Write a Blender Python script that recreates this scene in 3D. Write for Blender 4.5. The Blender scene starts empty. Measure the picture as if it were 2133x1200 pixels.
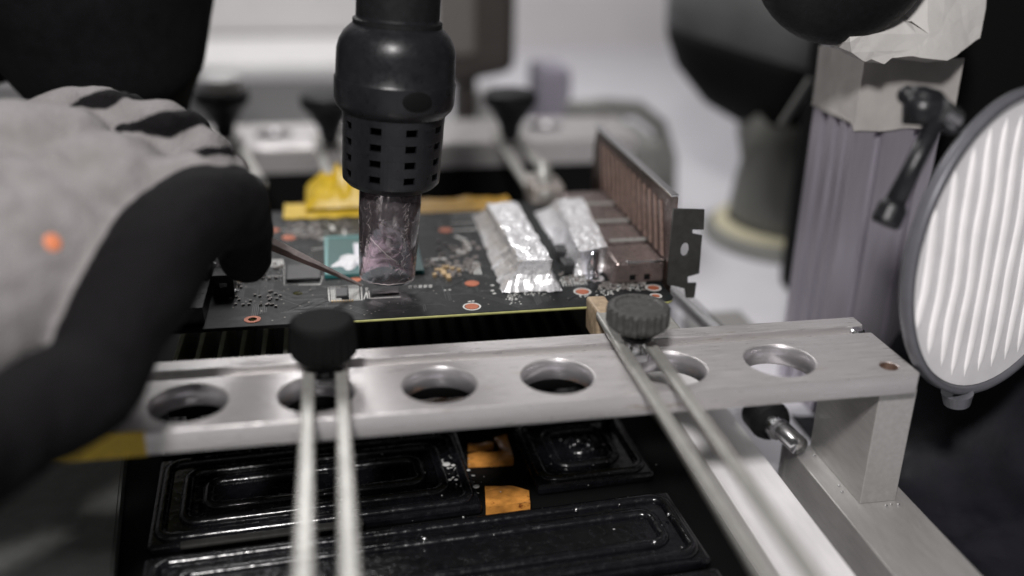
import bpy, bmesh, math, random
from math import radians, sin, cos, pi, sqrt
from mathutils import Vector, Matrix, noise
random.seed(7)
S = bpy.context.scene
COL = S.collection

# ------------------------------------------------------------------ camera
PITCH, YAW, ROLL, FPX = radians(22.8127), radians(10.5845), radians(0.9436), 2029.75
fw = Vector((sin(YAW)*cos(PITCH), cos(YAW)*cos(PITCH), -sin(PITCH)))
r_ = fw.cross(Vector((0, 0, 1))).normalized(); u_ = r_.cross(fw)
RR = r_*cos(ROLL) + u_*sin(ROLL); UU = -r_*sin(ROLL) + u_*cos(ROLL)
CP = Vector((0, 0, 10))
cd = bpy.data.cameras.new('camera'); cam = bpy.data.objects.new('camera', cd); COL.objects.link(cam)
m = Matrix((RR, UU, -fw)).transposed().to_4x4(); m.translation = CP; cam.matrix_world = m
cd.sensor_width = 36; cd.lens = FPX/2133*36
cd.clip_start = .1; cd.clip_end = 400
cd.dof.use_dof = True; cd.dof.focus_distance = 23.7; cd.dof.aperture_fstop = cd.lens/1000/.80
cd.dof.aperture_blades = 0
S.camera = cam

def ray(x, y): return RR*((x-1066.5)/FPX) - UU*((y-600)/FPX) + fw
def onz(x, y, z): d = ray(x, y); return CP + d*((z-CP.z)/d.z)
def ony(x, y, Y): d = ray(x, y); return CP + d*((Y-CP.y)/d.y)
def onx(x, y, X): d = ray(x, y); return CP + d*((X-CP.x)/d.x)

# ------------------------------------------------------------------ world, lamps, exposure
W = bpy.data.worlds.new('World'); S.world = W; W.use_nodes = True
W.node_tree.nodes['Background'].inputs[0].default_value = (.62, .61, .62, 1)
W.node_tree.nodes['Background'].inputs[1].default_value = .085
S.view_settings.view_transform = 'Standard'; S.view_settings.look = 'None'
S.view_settings.exposure = 0; S.view_settings.gamma = 1
def area(name, loc, target, sx, sy, power, col=(1, 1, 1)):
    l = bpy.data.lights.new(name, 'AREA'); l.shape = 'RECTANGLE'; l.size = sx; l.size_y = sy
    l.energy = power; l.color = col
    o = bpy.data.objects.new(name, l); COL.objects.link(o); o.location = loc
    o.rotation_euler = (Vector(target)-Vector(loc)).to_track_quat('-Z', 'Y').to_euler()
    return o
area('ceiling_lamp', (-5, -8, 32), (7, 21, 0), 5, 5, 20500, (1, .97, .955))
area('back_ceiling_lamp', (-4, 62, 40), (4, 60, -5), 30, 14, 19000, (1, .985, .98))

# ------------------------------------------------------------------ materials
def mat(name, col, rough=.5, metal=0, bump=0, bscale=20, var=0, vscale=6, spec=.5, stretch=None,
        rvar=0, crack=0, cscale=3, trans=0, emit=0, coat=0, spots=None, spscale=8, spth=.62):
    M = bpy.data.materials.new(name); M.use_nodes = True
    n = M.node_tree.nodes; l = M.node_tree.links; b = n['Principled BSDF']
    b.inputs['Base Color'].default_value = (*col, 1); b.inputs['Roughness'].default_value = rough
    b.inputs['Metallic'].default_value = metal; b.inputs['Specular IOR Level'].default_value = spec
    b.inputs['Transmission Weight'].default_value = trans; b.inputs['Coat Weight'].default_value = coat
    if emit:
        b.inputs['Emission Color'].default_value = (*col, 1); b.inputs['Emission Strength'].default_value = emit
    tc = n.new('ShaderNodeTexCoord'); mp = n.new('ShaderNodeMapping'); l.new(tc.outputs['Object'], mp.inputs[0])
    if stretch: mp.inputs['Scale'].default_value = stretch
    last = None
    if var or spots:
        nz = n.new('ShaderNodeTexNoise'); nz.inputs['Scale'].default_value = vscale; nz.inputs['Detail'].default_value = 6
        l.new(mp.outputs[0], nz.inputs[0])
        cr = n.new('ShaderNodeValToRGB'); l.new(nz.outputs[0], cr.inputs[0])
        cr.color_ramp.elements[0].position = .3; cr.color_ramp.elements[1].position = .7
        cr.color_ramp.elements[0].color = (*[c*(1-var) for c in col], 1)
        cr.color_ramp.elements[1].color = (*[min(1, c*(1+var)) for c in col], 1)
        last = cr.outputs[0]
    if spots:
        n2 = n.new('ShaderNodeTexNoise'); n2.inputs['Scale'].default_value = spscale; n2.inputs['Detail'].default_value = 8
        n2.inputs['Roughness'].default_value = .7; l.new(mp.outputs[0], n2.inputs[0])
        c2 = n.new('ShaderNodeValToRGB'); l.new(n2.outputs[0], c2.inputs[0])
        c2.color_ramp.elements[0].position = spth; c2.color_ramp.elements[1].position = spth+.06
        c2.color_ramp.elements[0].color = (0, 0, 0, 1); c2.color_ramp.elements[1].color = (1, 1, 1, 1)
        mx = n.new('ShaderNodeMix'); mx.data_type = 'RGBA'; l.new(c2.outputs[0], mx.inputs[0])
        l.new(last, mx.inputs[6]); mx.inputs[7].default_value = (*spots, 1); last = mx.outputs[2]
    if last: l.new(last, b.inputs['Base Color'])
    if rvar:
        n3 = n.new('ShaderNodeTexNoise'); n3.inputs['Scale'].default_value = vscale*1.7; n3.inputs['Detail'].default_value = 5
        l.new(mp.outputs[0], n3.inputs[0])
        mr = n.new('ShaderNodeMapRange'); l.new(n3.outputs[0], mr.inputs[0])
        mr.inputs[1].default_value = .3; mr.inputs[2].default_value = .7
        mr.inputs[3].default_value = max(0, rough-rvar); mr.inputs[4].default_value = min(1, rough+rvar)
        l.new(mr.outputs[0], b.inputs['Roughness'])
    h = None
    if bump:
        nb = n.new('ShaderNodeTexNoise'); nb.inputs['Scale'].default_value = bscale; nb.inputs['Detail'].default_value = 4
        l.new(mp.outputs[0], nb.inputs[0]); bp = n.new('ShaderNodeBump'); bp.inputs['Strength'].default_value = bump
        bp.inputs['Distance'].default_value = .03
        l.new(nb.outputs[0], bp.inputs['Height']); h = bp.outputs[0]; l.new(h, b.inputs['Normal'])
    if crack:
        vo = n.new('ShaderNodeTexVoronoi'); vo.feature = 'DISTANCE_TO_EDGE'; vo.inputs['Scale'].default_value = cscale
        wn = n.new('ShaderNodeTexNoise'); wn.inputs['Scale'].default_value = cscale*.8
        av = n.new('ShaderNodeVectorMath'); av.operation = 'ADD'
        l.new(mp.outputs[0], av.inputs[0]); l.new(wn.outputs[1], av.inputs[1]); l.new(mp.outputs[0], wn.inputs[0])
        l.new(av.outputs[0], vo.inputs[0])
        mr2 = n.new('ShaderNodeMapRange'); l.new(vo.outputs[0], mr2.inputs[0]); mr2.inputs[2].default_value = .25
        bp2 = n.new('ShaderNodeBump'); bp2.inputs['Strength'].default_value = crack; bp2.inputs['Distance'].default_value = .06
        l.new(mr2.outputs[0], bp2.inputs['Height'])
        if h: l.new(h, bp2.inputs['Normal'])
        l.new(bp2.outputs[0], b.inputs['Normal'])
    return M
ALU = mat('anodised_aluminium', (.57, .55, .55), .38, .58, .2, 34, .06, 4, rvar=.14, stretch=(.22, 2.4, 2), spots=(.36, .31, .26), spscale=1.7, spth=.62)
ALU2 = mat('aluminium_bar', (.43, .42, .41), .48, .5, .12, 30, .07, 4, rvar=.08, stretch=(2, .35, 2), spots=(.27, .25, .23), spscale=1.8, spth=.64)
ALUC = mat('column_aluminium', (.43, .405, .46), .36, .6, .02, 30, .06, 3, rvar=.07, stretch=(2, 2, .2))
STEEL = mat('zinc_steel', (.36, .355, .335), .42, .4, .1, 20, .12, 5, rvar=.1)
SCREW = mat('screw_steel', (.65, .65, .66), .25, 1)
HOLEW = mat('machined_bore', (.56, .54, .56), .30, .75, .05, 40, .05, 6)
BLK = mat('black_plastic', (.0105, .0105, .0125), .34, 0, .12, 40, .2, 5, rvar=.08, spec=.35)
BLKR = mat('black_rubber', (.008, .008, .009), .55, 0, .2, 30, .25, 6, rvar=.1, spec=.2)
KNOB = mat('dusty_black_knob', (.045, .045, .043), .6, 0, .2, 26, .35, 5, rvar=.1, spots=(.10, .10, .095), spscale=9, spth=.58)
VOID = mat('flat_black', (.005, .005, .005), .7, spec=.1)
PCB = mat('solder_mask', (.010, .0115, .0125), .45, 0, .05, 60, .2, 3, rvar=.07, spec=.18)
PCBE = mat('board_edge', (.42, .42, .16), .55, 0, .1, 40, .15, 9)
SILK = mat('silkscreen_ink', (.62, .62, .60), .6)
COPPER = mat('bare_copper_pad', (.42, .12, .055), .45, .3, .05, 30, .15, 12)
GOLD = mat('gold_contact', (.55, .40, .22), .35, .8)
SUBS = mat('teal_chip_substrate', (.015, .10, .10), .35, 0, .04, 30, .12, 6)
DIE = mat('polished_silicon_die', (.72, .72, .78), .35, .2, .05, 20, .06, 5)
BLOB = mat('white_blob', (.75, .75, .78), .6, 0, .4, 14, .05, 8)
EPOXY = mat('chip_epoxy', (.020, .020, .022), .42, 0, .08, 50, .2, 8)
FOIL = mat('aluminium_foil', (.90, .90, .92), .33, .6, .2, 3, .03, 6, rvar=.10, crack=.25, cscale=1.1)
PORT = mat('port_shell', (.215, .175, .165), .33, .75, .15, 14, .2, 4, rvar=.1, crack=.15, cscale=5)
SLAT = mat('worn_slat_steel', (.25, .17, .145), .35, .6, .2, 12, .25, 6)
BRKT = mat('bracket_steel', (.085, .058, .05), .34, .8, .15, 20, .25, 4, rvar=.1)
BRKD = mat('bracket_flange_steel', (.035, .035, .033), .5, .3, .1, 20, .2, 6)
YEL = mat('yellow_tape', (.62, .42, .02), .38, 0, .3, 9, .15, 4, rvar=.1)
KAP = mat('amber_film_tape', (.45, .25, .02), .3, 0, .3, 9, .2, 4)
TAN = mat('tan_clamp_tip', (.36, .27, .18), .55, 0, .3, 12, .25, 5, spots=(.12, .08, .05), spscale=6)
CER = mat('glazed_black_ceramic', (.006, .006, .008), .20, 0, .45, 4, .3, 4, rvar=.12, spec=.7)
RUST = mat('heat_stained_insulation', (.62, .27, .06), .24, 0, .5, 6, .4, 3, spots=(.20, .055, .012), spscale=1.8, spth=.58, coat=.5)
FLAKE = mat('white_residue', (.55, .55, .54), .6, 0, .5, 20)
DKG = mat('grey_panel', (.17, .175, .17), .6, 0, .1, 20, .1, 3)
TABLE = mat('pale_bench', (.66, .65, .69), .5, 0, .06, 3, .06, .4)
WALLM = mat('pale_wall', (.62, .60, .61), .8, 0, .1, 2, .05, .2)
WHITE = mat('white_enamel', (.60, .59, .59), .5, 0, .05, 5, .04, .6)
GREYB = mat('grey_enamel', (.20, .20, .19), .55, 0, .05, 5, .05, .6)
LAV = mat('lavender_grey_box', (.30, .28, .34), .6, 0, .05, 5, .06, 1)
BRN = mat('dark_brown_case', (.045, .038, .034), .55, 0, .1, 8, .15, 2)
CLOTH = mat('black_sleeve_cloth', (.006, .006, .007), .95, 0, .4, 14, .2, 3, spec=.1)
GLV = mat('grey_knit_glove', (.24, .225, .235), .95, 0, .55, 26, .12, 2.2, spec=.1)
NIT = mat('black_coated_palm', (.006, .0055, .007), .72, 0, .35, 12, .3, 2.5, spec=.2, rvar=.08)
TWZ = mat('tweezer_lit_steel', (.62, .55, .54), .32, .6, .1, 20, .15, 4, stretch=(.3, 2, 2))
PAPER = mat('white_paper_wrap', (.40, .38, .365), .8, 0, .35, 3, .06, 2)
CRUMP = mat('crumpled_paper', (.52, .505, .49), .8, 0, .4, 3, .04, 2, crack=.2, cscale=1)
RIM = mat('grey_lens_rim', (.13, .13, .145), .4, .2, .05, 20, .08, 3)
LENS = mat('ribbed_lamp_cover', (.58, .565, .575), .35, 0, .08, 8, .10, 1.2, emit=.20)  # glow added to keep the cover bright, turned away from the key
RIBW = mat('cover_rib_white', (.80, .775, .78), .3, 0, .08, 8, .08, 1.2, emit=.16)  # paler and glowing: brightness of the ribs put into the colour
CREAM = mat('cream_ring', (.60, .56, .40), .5)
LAMPG = mat('lamp_base_grey', (.17, .172, .16), .5, 0, .05, 5, .1, 1)
LAMPT = mat('lamp_hood_grey', (.09, .093, .094), .5, 0, .05, 5, .1, 1)
GLASS = mat('sooty_quartz_tube', (.74, .64, .68), .05, 0, .12, 3, .1, 5, trans=.96, crack=.12, cscale=1.3, rvar=.04)
AMBER = mat('amber_heater_core', (.50, .27, .09), .5, .2, .3, 8, .3, 4)
SCR = mat('scratched_soot_flake', (.46, .42, .42), .4, .4)
BAG = mat('dark_nylon_cover', (.008, .0075, .011), .6, 0, .3, 5, .3, 1.2, rvar=.1, spec=.2)

# ------------------------------------------------------------------ building helpers
def root_of(o):
    while o.parent: o = o.parent
    return o
def link(name, me, mt, parent=None, label=None, smooth=False):
    o = bpy.data.objects.new(name, me); COL.objects.link(o)
    if mt is not None and not me.materials: me.materials.append(mt)
    if smooth:
        for p in me.polygons: p.use_smooth = True
    if parent is not None:
        o.parent = parent
        if not parent.get('localspace'):
            rt = root_of(parent); off = Vector(rt.location)
            me.transform(Matrix.Translation(-off))
        else: o['localspace'] = 1
    if label: o['label'] = label
    return o
def finish(bm, name, mt, parent=None, label=None, smooth=False):
    me = bpy.data.meshes.new(name); bmesh.ops.recalc_face_normals(bm, faces=bm.faces)
    bm.to_mesh(me); bm.free(); return link(name, me, mt, parent, label, smooth)
def thing(name, label, cat, loc=(0, 0, 0), group=None, rz=None):
    o = bpy.data.objects.new(name, None); COL.objects.link(o); o.location = loc
    o.empty_display_size = .3
    if rz is not None: o.rotation_euler = (0, 0, rz); o['localspace'] = 1
    o['label'] = label; o['category'] = cat
    if group: o['group'] = group
    return o
def tag(o, label, cat, group=None):
    o['label'] = label; o['category'] = cat
    if group: o['group'] = group
    return o
def struct(o): o['kind'] = 'structure'; return o
def stuff(o): o['kind'] = 'stuff'; return o

def a_box(bm, lo, hi, bev=0, mtx=None):
    c = (Vector(lo)+Vector(hi))/2; s = Vector(hi)-Vector(lo)
    M = Matrix.Translation(c) @ Matrix.Diagonal((*s, 1))
    if mtx is not None: M = mtx @ M
    t = bmesh.new(); bmesh.ops.create_cube(t, size=1, matrix=M)
    if bev: bmesh.ops.bevel(t, geom=t.edges[:], offset=bev, segments=2, affect='EDGES', profile=.5)
    me = bpy.data.meshes.new('t'); t.to_mesh(me); t.free(); bm.from_mesh(me); bpy.data.meshes.remove(me)
def frame(a, b):
    z = (Vector(b)-Vector(a)).normalized(); x = z.orthogonal().normalized(); return x, z.cross(x), z
def a_tube(bm, pts, rad, seg=12, cap=True):
    pts = [Vector(p) for p in pts]; n = len(pts)
    rad = rad if isinstance(rad, (list, tuple)) else [rad]*n
    rings = []; x = None
    for i, p in enumerate(pts):
        t = (pts[min(i+1, n-1)]-pts[max(i-1, 0)]).normalized()
        if x is None: x = t.orthogonal().normalized()
        else: x = (x - t*x.dot(t)).normalized()
        y = t.cross(x)
        rings.append([bm.verts.new(p + (x*cos(2*pi*k/seg)+y*sin(2*pi*k/seg))*rad[i]) for k in range(seg)])
    for i in range(n-1):
        for k in range(seg):
            bm.faces.new((rings[i][k], rings[i][(k+1) % seg], rings[i+1][(k+1) % seg], rings[i+1][k]))
    if cap: bm.faces.new(rings[0]); bm.faces.new(rings[-1])
def a_lathe(bm, prof, M, seg=48, closed=False, rfun=None):
    """prof: [(radius, height)] revolved about the matrix' z axis"""
    rings = []
    for (r, h) in prof:
        rings.append([bm.verts.new(M @ Vector((cos(2*pi*k/seg)*(r*(rfun(k, seg, h) if rfun else 1)),
                                               sin(2*pi*k/seg)*(r*(rfun(k, seg, h) if rfun else 1)), h))) for k in range(seg)])
    for i in range(len(rings)-1):
        for k in range(seg):
            bm.faces.new((rings[i][k], rings[i][(k+1) % seg], rings[i+1][(k+1) % seg], rings[i+1][k]))
    if not closed:
        if prof[0][0] > 1e-5: bm.faces.new(rings[0])
        if prof[-1][0] > 1e-5: bm.faces.new(rings[-1])
def plate(name, outer, holes, th, mt, parent, M, bev=0, label=None):
    """flat plate with holes: outlines in its own XY plane, thickness th, centred on z=0, moved by M"""
    cu = bpy.data.curves.new(name, 'CURVE'); cu.dimensions = '2D'; cu.fill_mode = 'BOTH'
    cu.extrude = th/2-bev; cu.bevel_depth = bev; cu.bevel_resolution = 1; cu.offset = -bev
    for loop in [outer]+holes:
        sp = cu.splines.new('POLY'); sp.points.add(len(loop)-1)
        for p, q in zip(sp.points, loop): p.co = (q[0], q[1], 0, 1)
        sp.use_cyclic_u = True
    t = bpy.data.objects.new('t', cu); COL.objects.link(t)
    dg = bpy.context.evaluated_depsgraph_get(); dg.update()
    me = bpy.data.meshes.new_from_object(t.evaluated_get(dg)); bpy.data.objects.remove(t); bpy.data.curves.remove(cu)
    me.materials.clear(); me.transform(M); me.name = name
    bm = bmesh.new(); bm.from_mesh(me); bmesh.ops.remove_doubles(bm, verts=bm.verts, dist=1e-5)
    bmesh.ops.recalc_face_normals(bm, faces=bm.faces); bm.to_mesh(me); bm.free()
    return link(name, me, mt, parent, label)
def circ(cx, cy, r, n=40): return [(cx+r*cos(2*pi*k/n), cy+r*sin(2*pi*k/n)) for k in range(n)]
def rrect(x0, y0, x1, y1, r, n=5):
    o = []
    for cx, cy, a in ((x1-r, y1-r, 0), (x0+r, y1-r, 90), (x0+r, y0+r, 180), (x1-r, y0+r, 270)):
        for k in range(n+1):
            t = radians(a+90*k/n); o.append((cx+r*cos(t), cy+r*sin(t)))
    return o
def slot(cx, cy, hx, hy, n=8):
    """stadium along y, half width hx, half length hy"""
    o = []
    for k in range(n+1): t = pi*k/n; o.append((cx+hx*cos(t), cy+hy-hx+hx*sin(t)))
    for k in range(n+1): t = pi+pi*k/n; o.append((cx+hx*cos(t), cy-hy+hx+hx*sin(t)))
    return o
T = Matrix.Translation

# ================================================================== SETTING
bm = bmesh.new(); a_box(bm, (-140, -30, -6), (180, 92, -5)); struct(finish(bm, 'bench_top', TABLE))
bm = bmesh.new(); a_box(bm, (-140, 92, -40), (180, 94, 70)); struct(finish(bm, 'wall', WALLM))
bm = bmesh.new(); a_box(bm, (-140, -30, -40.5), (180, 94, -40)); struct(finish(bm, 'floor', GREYB))

# ================================================================== FRONT RAIL (perforated jig bar)
RT = .52
def jig_rail(name, label, y0, y1, x0, x1, zt, flip, loc, holes, hr, group, tab=True):
    t = thing(name, label, 'clamp rail', loc, group)
    s = -1 if flip else 1
    yc = (y0+y1)/2
    w = (y1-y0)
    ya, yb = (y0, y1-.78) if not flip else (y0+.78, y1)          # drilled face
    hy = (ya+yb)/2 if not flip else (ya+yb)/2
    hs = [circ(hx, hy, hr, 48) for hx in holes]
    hs += [circ(x1-.52, ya+.42 if not flip else yb-.42, .2, 24)]
    plate('drilled_bar', rrect(x0, ya, x1, yb, .04, 2), hs, RT, ALU, t, T((0, 0, zt-RT/2)), .025)
    ex, ey = x1-.52, (ya+.42 if not flip else yb-.42)
    bm = bmesh.new(); a_lathe(bm, [(.198, -.34), (.196, -.02), (.225, .003)], T((ex, ey, zt)), 28, closed=False)
    bm.faces.ensure_lookup_table(); bmesh.ops.delete(bm, geom=[f for f in bm.faces if len(f.verts) > 4 and f.calc_center_median().z > zt-.1], context='FACES_ONLY')
    finish(bm, 'screw_hole', mat('rusty_screw_hole', (.20, .13, .10), .5, .4, .2, 20, .3, 8), t)
    # bright turned chamfer of each bore
    for hx in holes:
        bm = bmesh.new(); a_lathe(bm, [(hr-.002, -RT+.03), (hr-.03, -RT+.05), (hr-.03, -.07), (hr+.035, .004)], T((hx, hy, zt)), 48, closed=True)
        finish(bm, 'hole_bore', HOLEW, t, smooth=True)
    gy0, gy1 = (yb, yb+.30) if not flip else (ya-.30, ya)
    bm = bmesh.new(); a_box(bm, (x0, gy0+.003, zt-RT+.002), (x1-.02, gy1-.003, zt-.20), .01); finish(bm, 'groove_floor', ALU, t, label='dirty recessed groove along the bar')
    ry0, ry1 = (gy1, y1) if not flip else (y0, gy0)
    bm = bmesh.new(); a_box(bm, (x0, ry0, zt-RT), (x1-.06, ry1, zt+.06), .03); finish(bm, 'ridge', ALU, t)
    if tab:
        bm = bmesh.new(); M = T((x1-.28, (gy0+gy1)/2, zt-.06)); a_lathe(bm, [(.17, -.13), (.17, .06), (.13, .09)], M, 20)
        finish(bm, 'retaining_pin', SCREW, t, smooth=False)
    return t
hx = [.189+.2585*i for i in range(-8, 4)]
front = jig_rail('clamp_rail', 'drilled aluminium rail across the foreground with large round holes', 17.29, 20.21, -26, 12.50, 0, False, (0, 18.7, 0),
                 [x*10 for x in hx], .80, 'drilled rails of the board holder')
bm = bmesh.new(); a_box(bm, (-6.6, 17.282, -RT-.012), (-3.97, 17.33, .012), .004)
for v in bm.verts:
    v.co.x += noise.noise(v.co*3)*.03
o = finish(bm, 'yellow_tape', YEL, front, label='yellow tape strip round the rail edge')
# smaller post screws etc. on the post
PZ = -3.55
post = thing('rail_post', 'square aluminium post under the right end of the front rail', 'post', (12.2, 18.8, PZ))
bm = bmesh.new(); a_box(bm, (11.74, 17.5, PZ), (12.66, 20.1, -RT-.004), .02); finish(bm, 'post_block', ALU2, post)
bm = bmesh.new()
for (x, y) in ((11.55, 18.0), (11.6, 18.25), (12.3, 17.3), (12.45, 17.33), (11.62, 19.6), (12.62, 17.3)):
    bmesh.ops.create_icosphere(bm, subdivisions=1, radius=.035+.02*random.random(), matrix=T((x, y, PZ+.02)))
stuff(tag(finish(bm, 'solder_beads', SCREW), 'tiny bright solder beads scattered at the foot of the rail post', 'solder beads'))
side = thing('side_bar', 'long flat aluminium base bar that carries the rail post', 'base bar', (12.1, 20, -5))
bm = bmesh.new(); a_box(bm, (11.17, 4, -4.995), (13.06, 20.15, PZ-.002), .03); finish(bm, 'bar', ALU2, side)
bm = bmesh.new(); a_box(bm, (11.17, 20.16, -4.995), (11.75, 20.6, PZ+.12), .1); finish(bm, 'end_stop', ALU2, side)
inner = thing('inner_bar', 'bright aluminium bar running from under the front rail to the front edge', 'cross bar', (9.6, 20, -5))
bm = bmesh.new(); a_box(bm, (8.80, 4, -4.4), (10.39, 45, PZ-.03), .04); finish(bm, 'bar', mat('bright_aluminium_bar', (.86, .84, .85), .5, .1, .1, 20, .05, 3, stretch=(2, .3, 2)), inner)
for yy in (8, 24, 40):
    bm = bmesh.new(); a_box(bm, (9.1, yy, -4.995), (10.1, yy+1, -4.402), .03); finish(bm, 'foot_block', ALU2, inner)
shaft = thing('lead_screw', 'steel shaft with black collar beside the post under the rail', 'shaft', (10.8, 21, -3))
a, b = onz(1672, 955, -3.2), onz(1600, 872, -3.2)
d = (b-a).normalized()
a2 = Vector((a.x+.15, 19.9, a.z))
bm = bmesh.new(); a_tube(bm, [a2-d*.3, b+d*1], .25, 20); finish(bm, 'shaft_rod', SCREW, shaft, smooth=True)
bm = bmesh.new(); x_, y_, z_ = frame(a, b); Mx = Matrix((x_, y_, z_)).transposed().to_4x4(); Mx.translation = b
a_lathe(bm, [(.22, -.30), (.50, -.26), (.56, -.1), (.56, .45), (.4, .55)], Mx, 28); finish(bm, 'collar', BLKR, shaft, smooth=False)
bm = bmesh.new(); a_lathe(bm, [(.27, -.65), (.30, -.6), (.30, -.31)], Mx, 20); finish(bm, 'sleeve', SCREW, shaft)

# ================================================================== BACK RAIL
back = jig_rail('clamp_rail', 'blurred drilled rail across the back behind the circuit board', 38.6, 42.9, -26, 12.6, 0, True, (0, 40, 0),
                [-2.55+2.9*i for i in range(-7, 5) if i != 3], .80, 'drilled rails of the board holder', tab=False)
bm = bmesh.new(); a_box(bm, (-26, 38.58, -4.99), (12.3, 41.5, -RT-.15), .05); o = finish(bm, 'rear_dark_block', VOID, back, label='black block filling the dark void under the back rail')  # black block put in for the dark void below the rail
bm = bmesh.new(); a_box(bm, (-26, 38.55, -.98), (12.35, 38.62, -.02), .02); finish(bm, 'front_lip', ALU, back)
bm = bmesh.new(); a_box(bm, (12.4, 38.6, -4.99), (13.8, 43, -.3), .3); finish(bm, 'end_plate', GREYB, back)

# ================================================================== CLIPS
def make_clip(name, label, X, ky, y0, y1, z, mirror, tipmat, group, tall=False):
    """slotted arm along y from y0 to y1; knob at ky"""
    t = thing(name, label, 'board clamp', (X, ky, z), group)
    Mm = T((X, 0, z))
    L = sorted((y0, y1)); cy = sum(L)/2
    plate('slotted_arm', rrect(-.475, L[0], .475, L[1], .2, 4), [slot(0, cy, .215, (L[1]-L[0])/2-.42)], .17, STEEL, t, Mm, .04)
    M = T((X, ky, z))
    bm = bmesh.new(); a_lathe(bm, [(.10, .0), (.10, .12), (.34, .20), (.36, .30), (.22, .34), (.22, .42)], M, 28); finish(bm, 'knob_neck', BLKR, t)
    bm = bmesh.new(); n = 22
    def kn(k, seg, h): return 1 + (.035 if (k % 4) < 2 else -.035)*(1 if .40 < h < 1.0 else 0)
    pf = [(.30, .40), (.50, .42), (.66, .56), (.69, .62), (.69, .96), (.66, 1.01), (.55, 1.02), (.5, .99)]
    if tall: pf = [(.26, .0), (.33, .10), (.46, .20), (.60, .32), (.67, .42), (.69, .52), (.69, 1.06), (.66, 1.13), (.58, 1.17), (.4, 1.17)]
    a_lathe(bm, pf, M, 88, rfun=kn)
    finish(bm, 'knurled_knob', VOID if tall else KNOB, t)  # tall knob gets flat black: glove shade put into its colour
    bm = bmesh.new(); a_lathe(bm, [(.14, -.35), (.14, .15)], M, 16); finish(bm, 'screw', SCREW, t)
    bm = bmesh.new(); a_lathe(bm, [(.36, -.26), (.36, -.09)], M, 6); finish(bm, 'nut', SCREW, t)
    return t
c2 = make_clip('board_clamp', 'front clamp at the board corner with sharp grey knurled knob and tan tip', 6.44, 19.05, 1.5, 20.95, .25, False, TAN, 'slotted steel board clamps')
bm = bmesh.new(); a_box(bm, (6.0, 20.75, -.55), (6.45, 21.85, .34), .07)
for v in bm.verts: v.co += noise.noise_vector(v.co*2)*.05
finish(bm, 'clamp_tip', TAN, c2, label='tan scorched clamp tip gripping the board edge')
bm = bmesh.new(); a_box(bm, (7.1, 20.3, -.5), (8.0, 21.5, .0), .06); finish(bm, 'clamp_jaw', STEEL, c2)
c1 = make_clip('board_clamp', 'front clamp nearest the glove with blurred black knob above the second hole', -.50, 18.95, 1.5, 20.95, .25, False, BLKR, 'slotted steel board clamps', tall=True)
bm = bmesh.new(); a_box(bm, (-.85, 20.75, -.4), (-.15, 21.9, .34), .06); finish(bm, 'clamp_tip', BLKR, c1, label='black clamp tip on the board edge')
# rear clips: knobs on the back rail, arms reaching forward to the board
def rear_clip(label, kp, tp, z, tape, kh=1.9, shiny=False):
    k = onz(*kp, z); tip = onz(*tp, .35)
    t = thing('rear_clamp', label, 'board clamp', k, 'clamps on the back rail')
    d = (tip-k); L = d.length; d.normalize()
    sx = d.cross(Vector((0, 0, 1))).normalized(); up = sx.cross(d)
    M = Matrix((sx, d, up)).transposed().to_4x4(); M.translation = k
    plate('slotted_arm', rrect(-.62, -1.4, .62, L, .2, 4), [slot(0, L/2-1.0, .26, L/2-.6)], .2, STEEL, t, M, .04)
    M2 = T(k); bm = bmesh.new(); a_lathe(bm, [(.2, 0), (.35, .2), (.42, .6), (.75, kh*.62), (1.05, kh*.80), (1.05, kh), (.9, kh+.08)], M2, 36)
    finish(bm, 'conical_knob', BLKR, t)
    if shiny:
        bm = bmesh.new(); a_lathe(bm, [(.9, kh+.085), (.82, kh+.5), (.6, kh+.62)], M2, 28); finish(bm, 'metal_cap', WHITE, t)
    return t, tip
t, tip = rear_clip('rear clamp right of the hot air tool with black conical knob and bare forked arm', (1062, 292), (1130, 392), .3, False)
bm = bmesh.new(); a_box(bm, tip+Vector((-.55, -.9, -.5)), tip+Vector((.6, .5, .35)), .15); finish(bm, 'clamp_tip', mat('worn_clamp_tip', (.30, .27, .25), .5, .5, .3, 8, .3, 3), t)
bm = bmesh.new(); a_tube(bm, [tip+Vector((-.1, -.9, -.1)), tip+Vector((.1, .3, .75))], .26, 18); finish(bm, 'clamp_barrel', STEEL, t, smooth=True)
t, tip = rear_clip('rear clamp left of the hot air tool with its foot wrapped in yellow tape', (688, 300), (714, 385), .3, True)
bm = bmesh.new(); c = onz(700, 395, .5)
bmesh.ops.create_grid(bm, x_segments=18, y_segments=18, size=1)
for v in bm.verts:
    x, y = v.co.x, v.co.y
    rr = max(abs(x), abs(y)); h = max(0, 1-rr**3)*(.75+.25*x)
    nv = noise.noise(Vector((x*3.2, y*3.2, 3)))*.8
    v.co = Vector((c.x + x*(1.0-.1*(1-rr)) , c.y + y*1.25, .28+h+nv*(1-rr)+.12*noise.noise(Vector((x*6, y*6, 1)))*(1-rr)))
o = finish(bm, 'tape_wrap', YEL, t, label='crumpled yellow tape over the clamp foot'); md = o.modifiers.new('s', 'SOLIDIFY'); md.thickness = .03
t, tip = rear_clip('rear clamp between glove and yellow tape, black knob with worn silver cap', (470, 290), (520, 392), .3, False, shiny=True)
bm = bmesh.new(); a_box(bm, tip+Vector((-.5, -.7, -.5)), tip+Vector((.5, .5, .3)), .15); finish(bm, 'clamp_tip', BLKR, t)

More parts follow.
